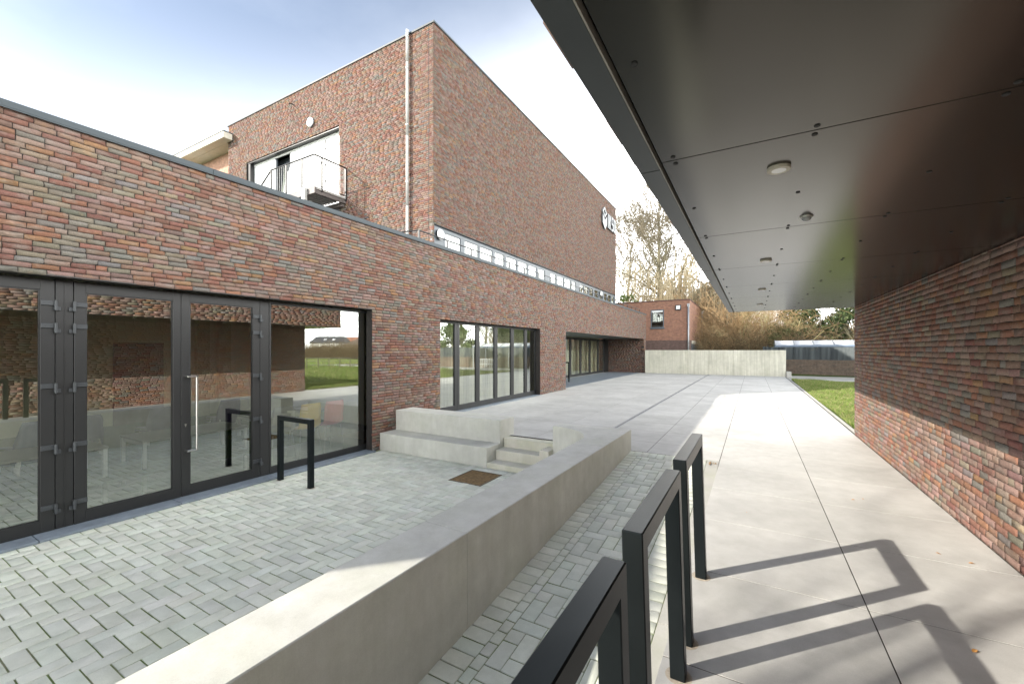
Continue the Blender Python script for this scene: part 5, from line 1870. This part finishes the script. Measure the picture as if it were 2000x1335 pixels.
sheet('field', [(24, 90, 14, 110)], -0.05, simple('ploughed_field', (0.16, 0.11, 0.06), .95, 0, .3, .6))
wf_ = empty('wire_fence', (20, 20, 0), 'low post and wire fence between the lawn and the brown field', 'fence')
fa_, fb_ = Vector(mir(600, 34)), Vector(mir(760, 38))
for i in range(9):
    q = fa_ + (fb_ - fa_) * (i / 8)
    mb = MB(); mb.tube((q.x, q.y, -.1), (q.x, q.y, .95), .05, .045, 8); mb.build('fence_post', M['bark'], wf_)
mb = MB()
for z in (.35, .65, .9): mb.tube((fa_.x, fa_.y, z), (fb_.x, fb_.y, z), .012, .012, 5)
mb.build('wire', M['zinc'], wf_)

# houses across the field (seen mirrored in the wide window)
def house(u0, u1, dd, eave, ridge, wallc, roofc, label, hip=False, lights=0):
    a = Vector(mir(u0, dd)); b = Vector(mir(u1, dd))
    ex = (b - a); L = ex.length; ex.normalize()
    ey = Vector((-ex.y, ex.x))
    if ey.dot(Vector(a)) < 0: ey = -ey
    D = 8.0
    o = empty('house', (a.x, a.y, 0), label, 'house')
    def Pt(s, t, z): q = a + ex * s + ey * t; return (q.x, q.y, z)
    wm = simple('house_wall', wallc, .85, 0, .05, 2); rm = simple('house_roof', roofc, .6, 0, .1, 3)
    mb = MB(); q = [Pt(0, 0, 0)[:2], Pt(L, 0, 0)[:2], Pt(L, D, 0)[:2], Pt(0, D, 0)[:2]]
    mb.prism(q, 0, eave); mb.build('wall', wm, o)
    mb = MB(); h_ = D / 2 if hip else 0; ov = .4
    R0, R1 = Pt(h_, D / 2, ridge), Pt(L - h_, D / 2, ridge)
    e0, e1, e2, e3 = Pt(-ov, -ov, eave - .1), Pt(L + ov, -ov, eave - .1), Pt(L + ov, D + ov, eave - .1), Pt(-ov, D + ov, eave - .1)
    n = len(mb.v); mb.v += [e0, e1, e2, e3, R0, R1]
    mb.f += [(0, 1, 5, 4), (2, 3, 4, 5), (1, 2, 5), (3, 0, 4), (3, 2, 1, 0)]
    rf = mb.build('roof', rm, o)
    if not hip:
        mb = MB(); mb.v = [Pt(-.01, 0, eave), Pt(-.01, D, eave), Pt(-.01, D / 2, ridge - .2), Pt(L + .01, 0, eave), Pt(L + .01, D, eave), Pt(L + .01, D / 2, ridge - .2)]
        mb.f = [(0, 1, 2), (3, 4, 5)]; mb.build('gable', wm, o)
    for k in range(int(L / 3)):
        s = 1.2 + k * 3.0
        mb = MB(); p0, p1 = Pt(s, -.03, 0), Pt(s + 1.1, -.03, 0)
        mb.quad((p0[0], p0[1], 1.0), (p1[0], p1[1], 1.0), (p1[0], p1[1], 2.1), (p0[0], p0[1], 2.1)); mb.build('window', M['frame'], o)
    for k in range(lights):
        s = L * (.35 + .3 * k); t0 = D * .2; z_0 = eave + (ridge - eave) * .4
        A_, B_, C_, D_ = Pt(s, t0 - .05, z_0 + .03), Pt(s + .9, t0 - .05, z_0 + .03), Pt(s + .9, t0 + .7, z_0 + .03 + .35), Pt(s, t0 + .7, z_0 + .38)
        mb = MB(); mb.quad(A_, B_, C_, D_); mb.build('skylight', M['white'], rf)
house(606, 664, 120, 3.6, 5.5, (0.75, 0.74, 0.70), (0.05, 0.05, 0.06), 'white house with a dark roof and skylights across the field', lights=2)
house(668, 700, 128, 3.6, 5.6, (0.45, 0.25, 0.17), (0.40, 0.17, 0.10), 'orange-roofed brick house beside the white one across the field')
house(672, 745, 92, 2.7, 5.0, (0.45, 0.36, 0.28), (0.16, 0.12, 0.09), 'bungalow with a wide brown hipped roof across the field', hip=True)
house(700, 760, 170, 5.2, 8.2, (0.5, 0.32, 0.24), (0.33, 0.14, 0.09), 'more distant red-roofed house across the field')
woods('woods', [mir(590, 75), mir(680, 78), mir(790, 80)], .45, 7000, 'low brown scrub in front of the distant houses', 42, 'brownb')
o = blades('grass', 30000, 26, 60, 12, 45, .12, .25, .03, lambda X, Y: np.full_like(X, -.06), gcol); tag(o, 'rough field grass beyond the lawn', 'grass')

# trees out of view behind the wing whose thin shade falls on the walkway
t_, n_ = bare_tree('bare_tree', (-9.4, -8.6, 0), 11.5, 'bare tree beyond the near end of the brick wing, shading the walkway', 71, limbs=20, depth=3, first=.35, reach=.32, r=.14)
print('shade tree', n_)

# ================================================================== SMALL THINGS ON THE WALKWAY
lm = simple('dry_leaf', (0.50, 0.25, 0.07), 0.7, 0, .3, 60)
def leaf(x, y, s, a, label):
    mb = MB(); ca, sa = math.cos(a), math.sin(a)
    pts = [(-1, 0, .1), (-.45, .38, .3), (.3, .42, .35), (1, 0, .15), (.3, -.42, .45), (-.45, -.38, .2)]
    mb.v = [(x, y, .008)] + [(x + (p * ca - q * sa) * s, y + (p * sa + q * ca) * s, .003 + r_ * s * .8) for p, q, r_ in pts]
    mb.f = [(0, 1 + i, 1 + (i + 1) % 6) for i in range(6)]
    o = mb.build('fallen_leaf', lm); tag(o, label, 'leaf', 'fallen leaves')
leaf(.93, 5.66, .022, .4, 'dry orange leaf lying on the slabs, midway up the walkway')
leaf(1.02, 5.74, .016, 1.8, 'tiny dry leaf just beside the larger one midway up the walkway')
leaf(1.26, 4.50, .018, 2.4, 'dry leaf on the walkway close to the foot of the brick wall')
leaf(1.42, 4.42, .020, .2, 'dry orange leaf nearest the brick wall, one of a close pair')
leaf(1.02, 3.14, .024, .9, 'curled orange leaf lying in the lower right of the walkway')
leaf(1.17, 3.00, .016, 2.9, 'small pale brown leaf below the curled orange one')
leaf(-.05, 4.7, .008, 1.0, 'tiny pale petal on the slab beside the farthest hoop stand')
